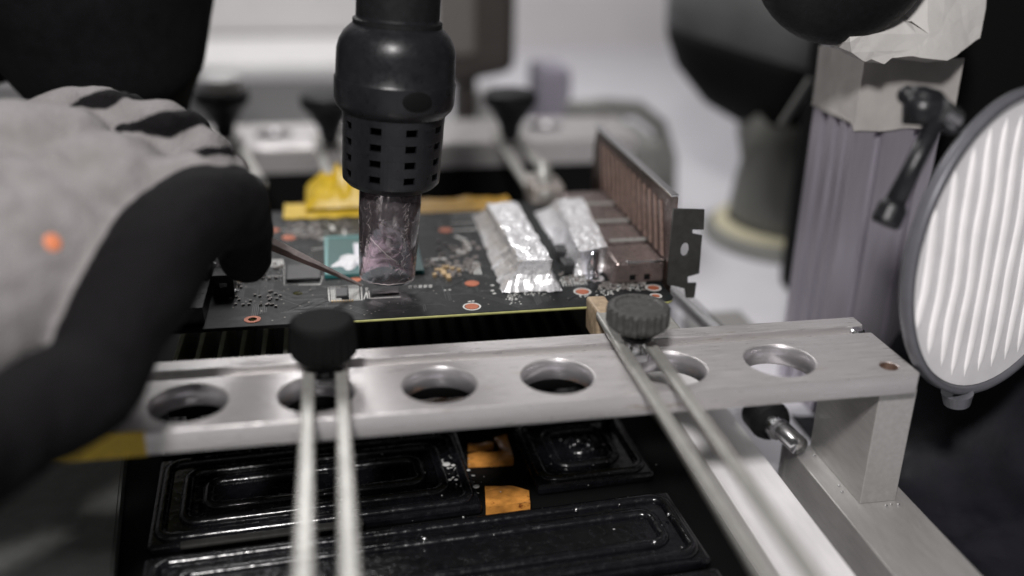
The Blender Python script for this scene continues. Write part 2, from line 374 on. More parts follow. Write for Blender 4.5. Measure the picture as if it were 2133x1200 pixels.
# ================================================================== CIRCUIT BOARD
BZ = .10
brd = thing('circuit_board', 'black graphics circuit board clamped level between the two rails', 'circuit board', (2, 25, BZ))
out = rrect(-6.5, 21.72, 8.33, 30.35, .28, 4)
hl = [circ(*onz(620, 611, BZ).xy, .13, 16), circ(*onz(526, 666, BZ).xy, .10, 16)]
plate('solder_mask_top', out, hl, .014, PCB, brd, T((0, 0, BZ-.006)))
plate('board_core', rrect(-6.495, 21.725, 8.325, 30.345, .28, 4), hl, .07, PCBE, brd, T((0, 0, BZ-.050)))
silk = bmesh.new()
def strip(p, q, w, z=BZ+.003, bm=silk, h=.006):
    p = Vector(p).xy; q = Vector(q).xy; d = (q-p)
    if d.length < 1e-4: return
    d.normalize(); n = Vector((-d.y, d.x))*w/2
    vs = [bm.verts.new((*(a), z)) for a in (p+n, p-n, q-n, q+n)]
    vt = [bm.verts.new((v.co.x, v.co.y, z+h)) for v in vs]
    bm.faces.new(vt); 
    for i in range(4): bm.faces.new((vs[i], vs[(i+1) % 4], vt[(i+1) % 4], vt[i]))
def pxl(pts, w):
    P = [onz(*p, BZ) for p in pts]
    for a, b in zip(P, P[1:]): strip(a, b, w)
def ring(bm, c, r0, r1, z, h=.006, n=28):
    a_lathe(bm, [(r0, 0), (r0, h), (r1, h), (r1, 0)], T((c.x, c.y, z)), n, closed=True)
bm = bmesh.new(); a_box(bm, (-6.45, 21.705, BZ-.085), (-.15, 21.724, BZ-.012)); finish(bm, 'dark_edge_strip', VOID, brd)  # dark strip added over the pale edge beside the glove
# copper pads with rings
for (x, y, r, rg) in ((983, 591, .19, 0), (983, 639, .17, 1), (1213, 608, .17, 1), (1361, 600, .15, 1), (1366, 617, .10, 1), (928, 480, .20, 0),
                   (603, 495, .22, 0), (740, 583, .16, 0), (572, 480, .15, 0)):
    c = onz(x, y, BZ); bm = bmesh.new(); a_lathe(bm, [(r, 0), (r, .012), (0.0001, .012)], T((c.x, c.y, BZ+.002)), 28)
    finish(bm, 'copper_pad', COPPER, brd)
    if rg: ring(silk, c, r+.02, r+.06, BZ+.003)
c = onz(526, 666, BZ); bm = bmesh.new(); ring(bm, c, .105, .20, BZ+.002, .012); finish(bm, 'copper_pad', COPPER, brd, label='copper ring round an open hole')
# silkscreen: outlines, pin rows, tiny designators
pxl([(592, 556), (592, 594), (668, 591)], .02); pxl([(668, 591), (672, 575)], .015)
for k in range(22):
    x = 622+k*2.1; pxl([(x, 592-.05*k), (x+1, 595-.05*k)], .03)
pxl([(684, 600), (686, 627)], .03); pxl([(684, 598), (756, 594)], .02); pxl([(752, 594), (754, 626)], .025)
for k in range(7): pxl([(689+k*3.2, 598), (691+k*3.2, 626)], .022)
for k in range(7): pxl([(727+k*3.2, 596), (729+k*3.2, 624)], .022)
pxl([(686, 628), (752, 625)], .02)
pxl([(762, 600), (766, 622)], .03); pxl([(758, 624), (766, 600)], .025); pxl([(770, 622), (834, 619)], .022); pxl([(770, 622), (768, 606)], .02)
for k in range(5): pxl([(851+k*10.5, 597-.4*k), (858+k*10.5, 596.6-.4*k)], .05); pxl([(851+k*10.5, 600-.4*k), (858+k*10.5, 599.6-.4*k)], .03)
pxl([(925, 605), (929, 605)], .05); pxl([(935, 604), (939, 604)], .05)
for x, y in ((1022, 595), (1022, 606), (1026, 612)): pxl([(x, y), (x+7, y-.5)], .06)
pxl([(975, 629), (981, 628)], .05); pxl([(983, 628), (988, 627.5)], .05)
for k in range(3): pxl([(982+k*6, 546), (990+k*6, 572)], .035)
for k in range(5): pxl([(958+k*6, 562), (961+k*6, 562)], .07)
pxl([(948, 492), (968, 500), (978, 518), (962, 528), (952, 522)], .10)
pxl([(898, 541), (928, 539)], .12)
for y in (450, 465, 480): pxl([(940, y), (1005, y-3)], .07)
for k in range(9): pxl([(600+k*8, 478+(k % 3)*6), (604+k*8, 478+(k % 3)*6)], .12)
for k in range(6): pxl([(562+k*5, 541), (566+k*5, 556)], .05); pxl([(560+k*6, 575), (563+k*6, 575)], .06)
pxl([(690, 470), (694, 480)], .12); pxl([(716, 480), (722, 500)], .08)
pxl([(708, 500), (712, 512), (650, 520)], .03)
def scribble(x0, y0, x1, y1, n, w=.035, sx=4):
    for _ in range(n):
        x = random.uniform(x0, x1); y = random.uniform(y0, y1); dx = random.uniform(.8, sx); dy = random.choice((-1, 0, 0, 1))*random.uniform(.4, 2)
        pxl([(x, y), (x+dx, y+dy)], w)
scribble(1052, 612, 1088, 634, 34); scribble(1040, 588, 1050, 606, 16); scribble(1085, 610, 1135, 616, 14)
scribble(1172, 572, 1222, 592, 40, .03, 6); scribble(1246, 588, 1345, 606, 90); scribble(1240, 606, 1275, 616, 20); scribble(1160, 585, 1180, 602, 10)
scribble(1205, 616, 1222, 619, 6, .03)
for k in range(9): pxl([(1168+k*6, 580-k*.5), (1174+k*6, 597-k*.5)], .022)
scribble(585, 465, 680, 500, 26, .06, 9); scribble(880, 540, 900, 560, 6, .05); scribble(540, 560, 600, 600, 10, .03)
stuff(finish(silk, 'silkscreen_print', SILK, brd, label='white printed outlines and designators on the board'))
tr = bmesh.new()
for _ in range(230):
    x, y = random.uniform(-3, 6), random.uniform(21.9, 29.3)
    if -.7 < x < 2.8 and 24.2 < y < 27.6: continue
    if x > 3.9 and y > 22.7: continue
    p = Vector((x, y)); a = random.choice((0, 90, 45, -45, 0, 90)); nn = random.randint(1, 4); pts = [p]
    for q_ in range(3):
        L_ = random.uniform(.15, .8); a += random.choice((0, 45, -45)); pts.append(pts[-1]+Vector((cos(radians(a)), sin(radians(a))))*L_)
    if any(not (-3.2 < v.x < 8 and 21.85 < v.y < 30) for v in pts): continue
    for m_ in range(nn):
        for a_, b_ in zip(pts, pts[1:]): strip(a_+Vector((m_*.045, m_*.045)), b_+Vector((m_*.045, m_*.045)), .018, BZ+.0005, tr, .0015)
stuff(finish(tr, 'covered_traces', mat('trace_under_mask', (.022, .025, .026), .34, 0, 0, 5, .1, 3), brd))
via = bmesh.new()
for _ in range(260):
    x, y = random.uniform(-3, 6.5), random.uniform(21.9, 29.3)
    if (-.7 < x < 2.8 and 24.2 < y < 27.6) or (x > 3.9 and y > 22.7): continue
    a_lathe(via, [(.022, 0), (.022, .003), (.0001, .003)], T((x, y, BZ+.001)), 8)
stuff(finish(via, 'via_dots', mat('tinned_via', (.22, .21, .19), .4, .6), brd))
# soldered passives
pas = bmesh.new(); gold = bmesh.new()
def smd(x, y, w, d, h, bm=pas, z=BZ+.002):
    p = onz(x, y, BZ); a_box(bm, (p.x-w/2, p.y-d/2, z), (p.x+w/2, p.y+d/2, z+h))
for _ in range(46): smd(random.uniform(1246, 1350), random.uniform(588, 604), .07, .05, .04)
for _ in range(24): smd(random.uniform(1165, 1225), random.uniform(562, 592), .09, .06, .05)
for _ in range(30): smd(random.uniform(600, 668), random.uniform(466, 500), .13, .1, .08)
for _ in range(12): smd(random.uniform(545, 590), random.uniform(535, 590), .08, .08, .05)
for _ in range(26): smd(random.uniform(905, 990), random.uniform(548, 578), .09, .07, .06)
for _ in range(14): smd(random.uniform(690, 740), random.uniform(462, 500), .1, .08, .07)
for x, y, w, d in ((924, 572, .14, .34), (934, 580, .12, .3), (914, 566, .22, .1), (942, 563, .12, .12), (905, 576, .1, .1), (928, 560, .2, .1), (955, 566, .1, .1)):
    smd(x, y, w, d, .08, gold)
for _ in range(70): 
    x = random.uniform(870, 1000); y = random.uniform(500, 560)
    if y < 540 and x < 905: continue
    smd(x, y, random.choice((.07, .1, .14)), random.choice((.05, .08)), .05)
for _ in range(26): smd(random.uniform(480, 590), random.uniform(600, 640), .07, .05, .04)
for _ in range(18): smd(random.uniform(1175, 1200), random.uniform(480, 560), .09, .07, .06)
for k in range(8): smd(692+k*6, 629-k*.3, .04, .05, .03, gold)
stuff(finish(pas, 'small_components', mat('ceramic_passives', (.22, .20, .19), .45, .2, 0, 5, .4, 14), brd))
stuff(finish(gold, 'gold_components', GOLD, brd))
# main chip
a, b = (-.50, 24.45), (2.15, 27.45)
bm = bmesh.new(); a_box(bm, (a[0], a[1], BZ+.004), (b[0], b[1], BZ+.11), .01); sub = finish(bm, 'chip_package', SUBS, brd, label='teal package of the main chip')
bm = bmesh.new(); a_box(bm, (.32, 25.05, BZ+.112), (1.85, 26.6, BZ+.19), .01); finish(bm, 'silicon_die', DIE, sub)
bm = bmesh.new(); a_box(bm, (a[0]+.02, a[1]+.02, BZ+.111), (a[0]+.09, b[1]-.02, BZ+.135), 0); a_box(bm, (a[0]+.02, b[1]-.09, BZ+.1112), (b[0]-.02, b[1]-.02, BZ+.1352), 0)
finish(bm, 'stiffener_edge', mat('pale_teal_edge', (.18, .38, .38), .4), sub)
bm = bmesh.new(); bmesh.ops.create_grid(bm, x_segments=22, y_segments=22, size=1)
for v in bm.verts:
    x, y = v.co.x, v.co.y; rr = sqrt(x*x+y*y)+1e-6; q = max(abs(x), abs(y))/rr
    ang = math.atan2(y, x); R0 = .40+.13*sin(ang*3+1)+.12*noise.noise(Vector((cos(ang)*2, sin(ang)*2, 0)))
    R0 += .38*math.exp(-((ang+2.75)/.28)**2)
    rr2 = max(abs(x), abs(y)); px_, py_ = cos(ang)*R0*rr2, sin(ang)*R0*rr2
    v.co = Vector((.30+px_, 25.35+py_*1.1, BZ+.115+.14*(1-rr2**3)+.02*noise.noise(Vector((x*4, y*4, 2)))))
finish(bm, 'die_blob', BLOB, sub, smooth=True)  # raised white blob at the left edge of the die
# black memory chips and side packages
def chip(x0, y0, x1, y1, h, lab=None, mt=EPOXY):
    p, q = onz(x0, y1, BZ), onz(x1, y0, BZ)
    bm = bmesh.new(); a_box(bm, (min(p.x, q.x), min(p.y, q.y), BZ+.003), (max(p.x, q.x), max(p.y, q.y), BZ+h), .012)
    return finish(bm, 'memory_chip', mt, brd, lab)
chip(597, 555, 668, 588, .09); 
chip(700, 604, 724, 622, .07); chip(775, 603, 830, 616, .05)
# power sockets at the left end
for (x0, y0, x1, y1, h) in ((445, 604, 489, 575, .62), (400, 598, 441, 568, .70)):
    p = onz(x0, y0+18, BZ); q = onz(x1, y0+18, BZ)
    bm = bmesh.new(); a_box(bm, (p.x, p.y, BZ+.003), (q.x, p.y+1.0, BZ+h), .03); k = finish(bm, 'power_socket', BLK, brd)
    bm = bmesh.new(); a_box(bm, ((p.x+q.x)/2-.09, p.y-.03, BZ+.30), ((p.x+q.x)/2+.1, p.y-.002, BZ+.42), .01); finish(bm, 'latch', SCREW, k)
bm = bmesh.new(); p = onz(402, 668, BZ); a_box(bm, (-4.6, 21.95, BZ+.003), (-3.32, 24.0, BZ+.45), .03); finish(bm, 'edge_connector', BLK, brd)
# square coils between the foil strips
for (x, y) in ((1188, 564), (1172, 535)):
    p = onz(x, y, BZ); bm = bmesh.new(); a_box(bm, (p.x-.24, p.y-.28, BZ+.003), (p.x+.24, p.y+.28, BZ+.30), .04); finish(bm, 'inductor', EPOXY, brd)
# mounting ring and polished stand-off in front of the right foil
c = onz(1240, 582, BZ); bm = bmesh.new(); ring(bm, c, .11, .25, BZ+.002, .03); finish(bm, 'mounting_ring', SCREW, brd)
c = onz(1232, 572, BZ)
bm = bmesh.new(); a_lathe(bm, [(.23, .0), (.23, .05), (.185, .08), (.185, .66), (.15, .71), (.0001, .71)], T((c.x, c.y, BZ+.002)), 32)
finish(bm, 'capacitor', mat('polished_can', (.80, .80, .86), .14, 1), brd, label='polished metal can capacitor', smooth=False)

# ---- foil wraps (separate pieces laid over components)
def foil(name, label, base, top, zt, seed, n=(22, 44), crease=.10, flat=.0):
    """base/top: 4 corner xy (front-left, front-right, back-right, back-left)"""
    c0 = sum((Vector(b).to_3d() for b in base), Vector())/4
    t = thing(name, label, 'foil wrap', (c0.x, c0.y, BZ))
    bm = bmesh.new(); nu, nv = n; G = []
    def bil(q, u, v):
        a, b, c, d = [Vector(p) for p in q]; return (a*(1-u)+b*u)*(1-v)+(d*(1-u)+c*u)*v
    for j in range(nv+1):
        row = []
        for i in range(nu+1):
            u, v = i/nu, j/nv
            # profile parameter: outer band = skirt, inner = top
            du = min(u, 1-u)/.26; dv = min(v/.16, (1-v)/.08)
            k = min(1, du, dv)                       # 0 at rim, 1 on the top
            uu = 0 if u < .26 else (1 if u > .74 else (u-.26)/.48)
            vv = 0 if v < .16 else (1 if v > .92 else (v-.16)/.76)
            pt = bil(top, uu, vv); pb = bil(base, u if k < 1 else uu, v if k < 1 else vv)
            kk = k
            p = pb*(1-kk)+pt*kk
            h = (max(0, kk-flat)/(1-flat))*zt
            q = Vector((u*7+seed, v*14, seed))
            rid = abs(noise.noise(q*.8))+.5*abs(noise.noise(q*1.7))+.15*noise.noise(q*4)
            z = h + (rid-.35)*crease*(.5+.5*kk) + (.03 if kk < 1 else 0)
            nx = noise.noise(q*1.7+Vector((9, 0, 0)))*crease*.9; ny = noise.noise(q*1.7+Vector((0, 9, 0)))*crease*.9
            if k == 0: z = max(.008, .02+.03*noise.noise(q*3)); nx += noise.noise(q*6)*.05; ny += noise.noise(q*7)*.06
            row.append(bm.verts.new((p.x+nx, p.y+ny, BZ+.012+max(.0, z))))
        G.append(row)
    for j in range(nv):
        for i in range(nu): bm.faces.new((G[j][i], G[j][i+1], G[j+1][i+1], G[j+1][i]))
    o = finish(bm, 'foil_sheet', FOIL, t)
    md = o.modifiers.new('thick', 'SOLIDIFY'); md.thickness = .01
    return t
def W2(*p): return [onz(x, y, BZ).xy for x, y in p]
def WT(z, *p): return [onz(x, y, BZ+z).xy for x, y in p]
foil('foil_wrap', 'wide crumpled foil strip left of the others with skirted front end', W2((1046, 612), (1172, 608), (1084, 440), (985, 452)),
     WT(.85, (1086, 547), (1154, 545), (1075, 418), (1012, 424)),  .85, 3.1, crease=.055)
foil('foil_wrap', 'narrow shiny foil strip standing between wide foil and metal ports', W2((1198, 578), (1276, 566), (1215, 432), (1113, 445)),
     WT(.80, (1206, 528), (1268, 516), (1213, 412), (1160, 416)), .80, 17.7, crease=.055)
p = onz(448, 560, BZ+.6)
foil('foil_wrap', 'small torn foil scrap on the black power socket beside the glove', [(p.x-.5, p.y-.15), (p.x+.55, p.y-.2), (p.x+.45, p.y+1.2), (p.x-.35, p.y+1.3)],
     [(p.x-.2, p.y+.1), (p.x+.25, p.y+.1), (p.x+.2, p.y+.9), (p.x-.1, p.y+.9)], .75, 29., n=(12, 12), crease=.2)

# ---- ports and bracket (fixed to the board)
XB = 8.42
ports = [(22.95, 24.35), (24.6, 26.0), (26.25, 27.65), (27.9, 29.3)]
for i, (ya, yb) in enumerate(ports):
    bm = bmesh.new(); a_box(bm, (7.05+.0*i, ya, BZ+.004), (XB-.01, yb, BZ+.62), .07)
    for v in bm.verts:
        if v.co.z < BZ+.3: v.co.x -= .10 if v.co.x < 7.6 else 0
        v.co += noise.noise_vector(v.co*1.5+Vector((i*3, 0, 0)))*.03
    k = finish(bm, 'port_shell', PORT, brd)
    bm = bmesh.new(); a_box(bm, (7.35, ya-.012, BZ+.58), (XB-.02, ya+.10, BZ+.655), .02); finish(bm, 'shell_rib', SCREW if i == 0 else STEEL, k)
    for xx in (7.45, 7.85):
        bm = bmesh.new(); a_box(bm, (xx, ya-.02, BZ+.12), (xx+.16, ya-.004, BZ+.27), .005); finish(bm, 'shell_slot', VOID, k)
hs = []
MB = Matrix(((0, 0, 1, XB), (1, 0, 0, 0), (0, 1, 0, 0), (0, 0, 0, 1)))
bk = plate('bracket_plate', [(22.45, -.25), (30.1, -.25), (30.6, .4), (30.6, 1.9), (30.25, 2.62), (22.45, 2.62)], hs, .035, BRKT, brd, MB, 0, label='perforated brown steel bracket standing at the board end')
bm = bmesh.new(); a_box(bm, (XB-.16, 22.5, 2.625), (XB+.05, 30.2, 2.68), .01); finish(bm, 'top_fold', SCREW, bk, label='bright folded top edge')
for j in range(13):
    y = 23.1+j*.50
    bm = bmesh.new()
    pr_ = [(y, .80), (y+.15, .80), (y+.55, 2.2), (y+.42, 2.2)]
    va = [bm.verts.new((XB-.018, a_, b_)) for a_, b_ in pr_]; vb = [bm.verts.new((XB-.07, a_+.03, b_)) for a_, b_ in pr_]
    bm.faces.new(vb)
    for i in range(4): bm.faces.new((va[i], va[(i+1) % 4], vb[(i+1) % 4], vb[i]))
    finish(bm, 'vent_slat', SLAT, bk)
# flange seen face-on
fp = [(1402, 434), (1467, 436), (1465, 478), (1442, 478), (1442, 486), (1462, 490), (1456, 569), (1432, 576), (1432, 589), (1450, 589), (1446, 619), (1428, 620), (1426, 600), (1388, 592)]
FY = 22.42
F = [ony(x, y, FY) for x, y in fp]
MF = Matrix(((1, 0, 0, 0), (0, 0, -1, FY), (0, 1, 0, 0), (0, 0, 0, 1)))
hc = ony(1426, 519, FY)
plate('screw_flange', [(p.x, p.z) for p in F], [[(hc.x+.115*cos(a*pi/8), hc.z+.185*sin(a*pi/8)) for a in range(16)]], .07, BRKD, brd, MF, .012, label='black notched screw flange with slot')
# ---- amber tape along the back edge of the board
bm = bmesh.new()
P = [onz(x, y, BZ) for x, y in ((600, 456), (760, 445), (900, 432), (1068, 420), (1070, 400), (900, 402), (740, 420), (602, 440))]
n = 40
for k in range(n+1):
    x = -1.62+k*(7.2/n); w = .75+.18*noise.noise(Vector((x*1.3, 0, 0)))
    y0 = 29.62+.06*noise.noise(Vector((x*2, 3, 0)))
    for j, (yy, zz) in enumerate(((y0, BZ+.012), (y0+.35, BZ+.03), (30.4, BZ+.03), (30.4+w, BZ-.02+.08*noise.noise(Vector((x*2, 8, 0)))))):
        bm.verts.new((x, yy, zz))
bm.verts.ensure_lookup_table()
for k in range(n):
    for j in range(3): bm.faces.new([bm.verts[i] for i in (k*4+j, (k+1)*4+j, (k+1)*4+j+1, k*4+j+1)])
o = finish(bm, 'edge_tape', KAP, brd, label='amber tape along the back edge'); md = o.modifiers.new('s', 'SOLIDIFY'); md.thickness = .015
bm = bmesh.new()
for k in range(21):
    x = -1.75+k*.14
    for yy in (29.45+.05*noise.noise(Vector((x*3, 0, 0))), 30.0, 30.9+.2*noise.noise(Vector((x*3, 5, 0)))):
        bm.verts.new((x, yy, BZ+.06+.06*noise.noise(Vector((x*2, yy*2, 0)))))
bm.verts.ensure_lookup_table()
for k in range(20):
    for j in range(2): bm.faces.new([bm.verts[i] for i in (k*3+j, (k+1)*3+j, (k+1)*3+j+1, k*3+j+1)])
o = finish(bm, 'yellow_tape', YEL, brd, label='bright yellow tape strip at the back left edge'); md = o.modifiers.new('s', 'SOLIDIFY'); md.thickness = .02

# ================================================================== HEATER
HO = onz(258, 955, -4.0); HR = radians(3.2)
heat = thing('bottom_heater', 'black glazed ceramic preheater bed under the front rail', 'heater', HO, rz=HR)
Rm = Matrix.Rotation(-HR, 3, 'Z')
def hl_(x, y, z=-4.0): p = onz(x, y, z)-HO; return Rm @ p
bm = bmesh.new(); a_box(bm, (-.05, -14, -.99), (14.55, 12, -.42), .05); finish(bm, 'heater_tray', VOID, heat)
def loop_pts(x0, y0, x1, y1, r, z, n=5): return [(x, y, z) for x, y in rrect(x0, y0, x1, y1, r, n)]
def ctube(bm, pts, rad, seg=8):
    pts = [Vector(p) for p in pts]; n = len(pts); rings = []
    for i, p in enumerate(pts):
        t = (pts[(i+1) % n]-pts[i-1]).normalized(); x = Vector((-t.y, t.x, 0)); y = Vector((0, 0, 1))
        rings.append([bm.verts.new(p+(x*cos(2*pi*k/seg)+y*sin(2*pi*k/seg)*.8)*rad) for k in range(seg)])
    for i in range(n):
        for k in range(seg): bm.faces.new((rings[i][k], rings[i][(k+1) % seg], rings[(i+1) % n][(k+1) % seg], rings[(i+1) % n][k]))
def tile(x0, y0, x1, y1, cs, r=.22, rad=.15, step=.52):
    bm = bmesh.new()
    t = bmesh.new(); me = None
    a_box(bm, (x0, y0, -.40), (x1, y1, -.12), .09)
    tl = finish(bm, 'heating_tile', CER, heat, smooth=False)
    for k in range(cs):
        i = .26+k*step
        if x1-x0-2*i < .3 or y1-y0-2*i < .2: break
        bm = bmesh.new(); rr = max(.08, min(r+.12-.02*k, (y1-y0-2*i)/2-.01, .35)); ctube(bm, loop_pts(x0+i, y0+i, x1-i, y1-i, rr, -.12), rad)
        finish(bm, 'raised_ridge', CER, tl, smooth=True)
    return tl
A = hl_(1000, 1040); B = hl_(1130, 1010); B2 = hl_(1400, 985); Cc = hl_(980, 905)
print('heater local', A, B, B2, Cc, hl_(1440, 1140), hl_(400, 1040))
tile(.9, A.y-.1, A.x+.05, A.y+3.6, 4)
tile(B.x-.1, A.y+.35, 13.35, A.y+3.6, 4)
tile(.9, A.y-3.2, 13.35, A.y-.45, 3)
tile(.9, A.y-6.4, 13.35, A.y-3.45, 3)
tile(.9, A.y-9.6, 13.35, A.y-6.65, 3)
tile(.9, A.y+3.9, 13.35, A.y+7.0, 3)
# rusty insulation showing in the gap
gx0, gx1 = A.x+.08, B.x-.14
def patch(name, pts, z0, z1, lab):
    bm = bmesh.new(); P = [hl_(*p) for p in pts]
    vb = [bm.verts.new((p.x, p.y, z0)) for p in P]; vt = [bm.verts.new((p.x, p.y, z1)) for p in P]
    bm.faces.new(vt); bm.faces.new(vb[::-1])
    for i in range(len(P)): bm.faces.new((vb[i], vb[(i+1) % len(P)], vt[(i+1) % len(P)], vt[i]))
    bmesh.ops.subdivide_edges(bm, edges=bm.edges[:], cuts=3, use_grid_fill=True)
    for v in bm.verts:
        if v.co.z > z1-.01: v.co.z += .12*noise.noise(v.co*2.2)
    return finish(bm, name, RUST, heat, label=lab)
patch('insulation_block', [(1012, 1048), (1105, 1042), (1102, 1012), (1060, 1000), (1010, 1008)], -.39, -.13, 'orange rusty insulation showing between the tiles')
patch('insulation_strip', [(975, 948), (1070, 944), (1066, 926), (975, 930)], -.39, -.22, 'tan L-shaped insulation edge')
patch('insulation_strip', [(1046, 926), (1066, 925), (1055, 892), (1030, 893)], -.39, -.22, None)
patch('insulation_strip', [(975, 915), (1028, 911), (1026, 905), (975, 908)], -.39, -.22, None)
patch('insulation_strip', [(862, 838), (968, 832), (955, 812), (880, 815)], -.39, -.02, 'brown insulation seen down through the third rail hole')
# white residue
fl = bmesh.new()
for _ in range(90):
    if random.random() < .5: x, y = random.gauss(948, 26), random.gauss(985, 22)
    elif random.random() < .5: x, y = random.gauss(1230, 50), random.gauss(950, 22)
    else: x, y = random.uniform(700, 1430), random.uniform(930, 1130)
    p = hl_(x, y); s = random.choice((.008, .012, .015, .02, .03))
    if s == .03 and not 900 < x < 1000: s = .02
    bmesh.ops.create_icosphere(fl, subdivisions=1, radius=s, matrix=T((p.x, p.y, -.05)) @ Matrix.Rotation(random.uniform(0, 3), 4, 'Z') @ Matrix.Diagonal((.6+2*random.random(), .4+random.random(), .4, 1)))
for (x, y, s) in ((930, 966, .11), (944, 968, .06), (992, 1012, .09), (937, 998, .05), (950, 998, .05), (976, 978, .05)):
    p = hl_(x, y); bmesh.ops.create_icosphere(fl, subdivisions=2, radius=s, matrix=T((p.x, p.y, -.02)) @ Matrix.Diagonal((1, .8, .35, 1)))
stuff(finish(fl, 'residue_flakes', FLAKE, heat))
sol = bmesh.new()
for (x, y, s) in ((884, 1124, .07), (1200, 1062, .055), (1392, 1072, .05), (1363, 1130, .05), (1225, 928, .05), (1196, 927, .04), (1188, 930, .03), (1290, 1051, .03), (1420, 1140, .03)):
    p = hl_(x, y); bmesh.ops.create_icosphere(sol, subdivisions=2, radius=s, matrix=T((p.x, p.y, -.02+s*.5)))
stuff(finish(sol, 'solder_balls', SCREW, heat, smooth=True))
# grey side panel left of the heater
pn = thing('grey_enclosure', 'plain dark grey metal enclosure left of the ceramic heater', 'enclosure', (-8, 20, -5))
e0, e1 = onz(258, 955, -3.95), onz(240, 1140, -3.95); ed = (e1-e0).normalized()
q = [e0-ed*9, e1+ed*16, e1+ed*16+Vector((-26, 0, 0)), e0-ed*9+Vector((-26, 0, 0))]
bm = bmesh.new(); vb = [bm.verts.new((v.x, v.y, -4.99)) for v in q]; vt = [bm.verts.new((v.x, v.y, -3.95)) for v in q]
bm.faces.new(vb[::-1]); bm.faces.new(vt)
for i in range(4): bm.faces.new((vb[i], vb[(i+1) % 4], vt[(i+1) % 4], vt[i]))
bmesh.ops.bevel(bm, geom=bm.edges[:], offset=.06, segments=2, affect='EDGES'); finish(bm, 'enclosure_shell', DKG, pn)
bm = bmesh.new(); a_, b_ = hl_(375, 1131, -4), hl_(760, 1096, -4); a_box(bm, (a_.x, a_.y-.12, -.12), (b_.x, a_.y+.10, -.02), .03); finish(bm, 'edge_highlight_strip', BRKD, heat)  # grey strip put in for the highlight along a tile edge
# ribbed grille under the board
gr = thing('ribbed_heat_sink', 'black heat sink with thin upright fins under the board near the glove', 'heat sink', (0, 22.5, -2.6))
bm = bmesh.new(); a_box(bm, (-4.5, 22.4, -2.6), (7.5, 27, -2.3), .03); finish(bm, 'sink_base', VOID, gr)
FIN = mat('fin_metal', (.30, .31, .30), .35, .6, .1, 20, .2, 4)
for k in range(9):
    x = ony(352+k*47, 730, 22.4).x
    if k > 6: continue
    bm = bmesh.new(); a_box(bm, (x, 22.4, -2.297), (x+.11, 26.5, -1.15), .01); finish(bm, 'fin', FIN, gr)
for k in range(9, 24):
    x = -4.15+k*.46
    bm = bmesh.new(); a_box(bm, (x, 23.2, -2.297), (x+.06, 26.5, -1.6), .01); finish(bm, 'fin', VOID, gr)
bm = bmesh.new(); a_box(bm, (-2.3, 22.38, -2.296), (-1.45, 22.9, -1.3), .03); finish(bm, 'mounting_lug', BLK, gr)
for x in (-4.2, 7.0):
    for y in (23, 26):
        bm = bmesh.new(); a_box(bm, (x, y, -4.99), (x+.3, y+.3, -2.602), 0); finish(bm, 'support_leg', VOID, gr)

# ================================================================== HOT AIR TOOL
nb = onz(806, 577, .55)
tiltx, tilty = radians(4.2), radians(0)
ax = Vector((sin(tiltx), sin(tilty), cos(tiltx))).normalized()
x_ = Vector((0, 1, 0)).cross(ax).normalized(); y_ = ax.cross(x_)
MT = Matrix((x_, y_, ax)).transposed().to_4x4(); MT.translation = nb
tool = thing('hot_air_tool', 'black hot air rework tool with scorched glass nozzle above the chip', 'hot air tool', nb)
r0 = .715
bm = bmesh.new(); a_lathe(bm, [(r0-.06, 0.02), (r0-.06, 2.75), (r0+.05, 2.75), (r0+.05, 1.6), (r0, .12), (r0-.03, 0.02)], MT, 56, closed=False)
bmesh.ops.delete(bm, geom=[f for f in bm.faces if len(f.verts) > 4], context='FACES_ONLY')
bmesh.ops.remove_doubles(bm, verts=bm.verts, dist=1e-4)
noz = finish(bm, 'glass_nozzle', GLASS, tool, smooth=True)
bm = bmesh.new()
for k in range(3):
    a = k*2*pi/3+.9; a_tube(bm, [MT @ Vector((.28*cos(a), .28*sin(a), 1.6)), MT @ Vector((.28*cos(a), .28*sin(a), 2.9))], .2, 12)
finish(bm, 'heater_core', AMBER, noz, smooth=True)
# soot strands and scratches stuck to the outside of the nozzle
bm = bmesh.new()
def onwall(a, h, off=.004):
    rr = r0+.05*min(1, max(0, (h-.12)/1.5))+off
    return MT @ Vector((rr*cos(a), rr*sin(a), h))
def curve_scr(a0, h0, a1, h1, w, wob=.04, n=10):
    pts = [onwall(a0+(a1-a0)*k/n+wob*noise.noise(Vector((k*.9, a0*9, h0*5))), h0+(h1-h0)*k/n+wob*noise.noise(Vector((k*.9, h0*9, 7))), .002) for k in range(n+1)]
    a_tube(bm, pts, [w*(.3+.7*sin(pi*(k+.5)/(n+1))) for k in range(n+1)], 5)
curve_scr(-2.30, 1.28, -1.25, .62, .011, .05, 16)
for _ in range(46):
    a = random.uniform(-3.1, -.1); h = abs(random.gauss(.75, .6))+.06
    if h > 2.5: continue
    l = random.uniform(.03, .16); t = random.uniform(0, pi)
    curve_scr(a, h, a+l*cos(t)/r0, h+l*sin(t), random.uniform(.002, .005), .05, 5)
for s in (-2.35, -1.05, -1.15):
    for k in range(16):
        h = .3+k*.12; curve_scr(s+random.gauss(0, .06), h, s+random.gauss(0, .08), h+random.uniform(.04, .16), random.uniform(.002, .005), .06, 5)
curve_scr(-2.9, .07, -.3, .09, .010, .03, 24)
stuff(finish(bm, 'soot_scratches', SCR, noz, smooth=True))
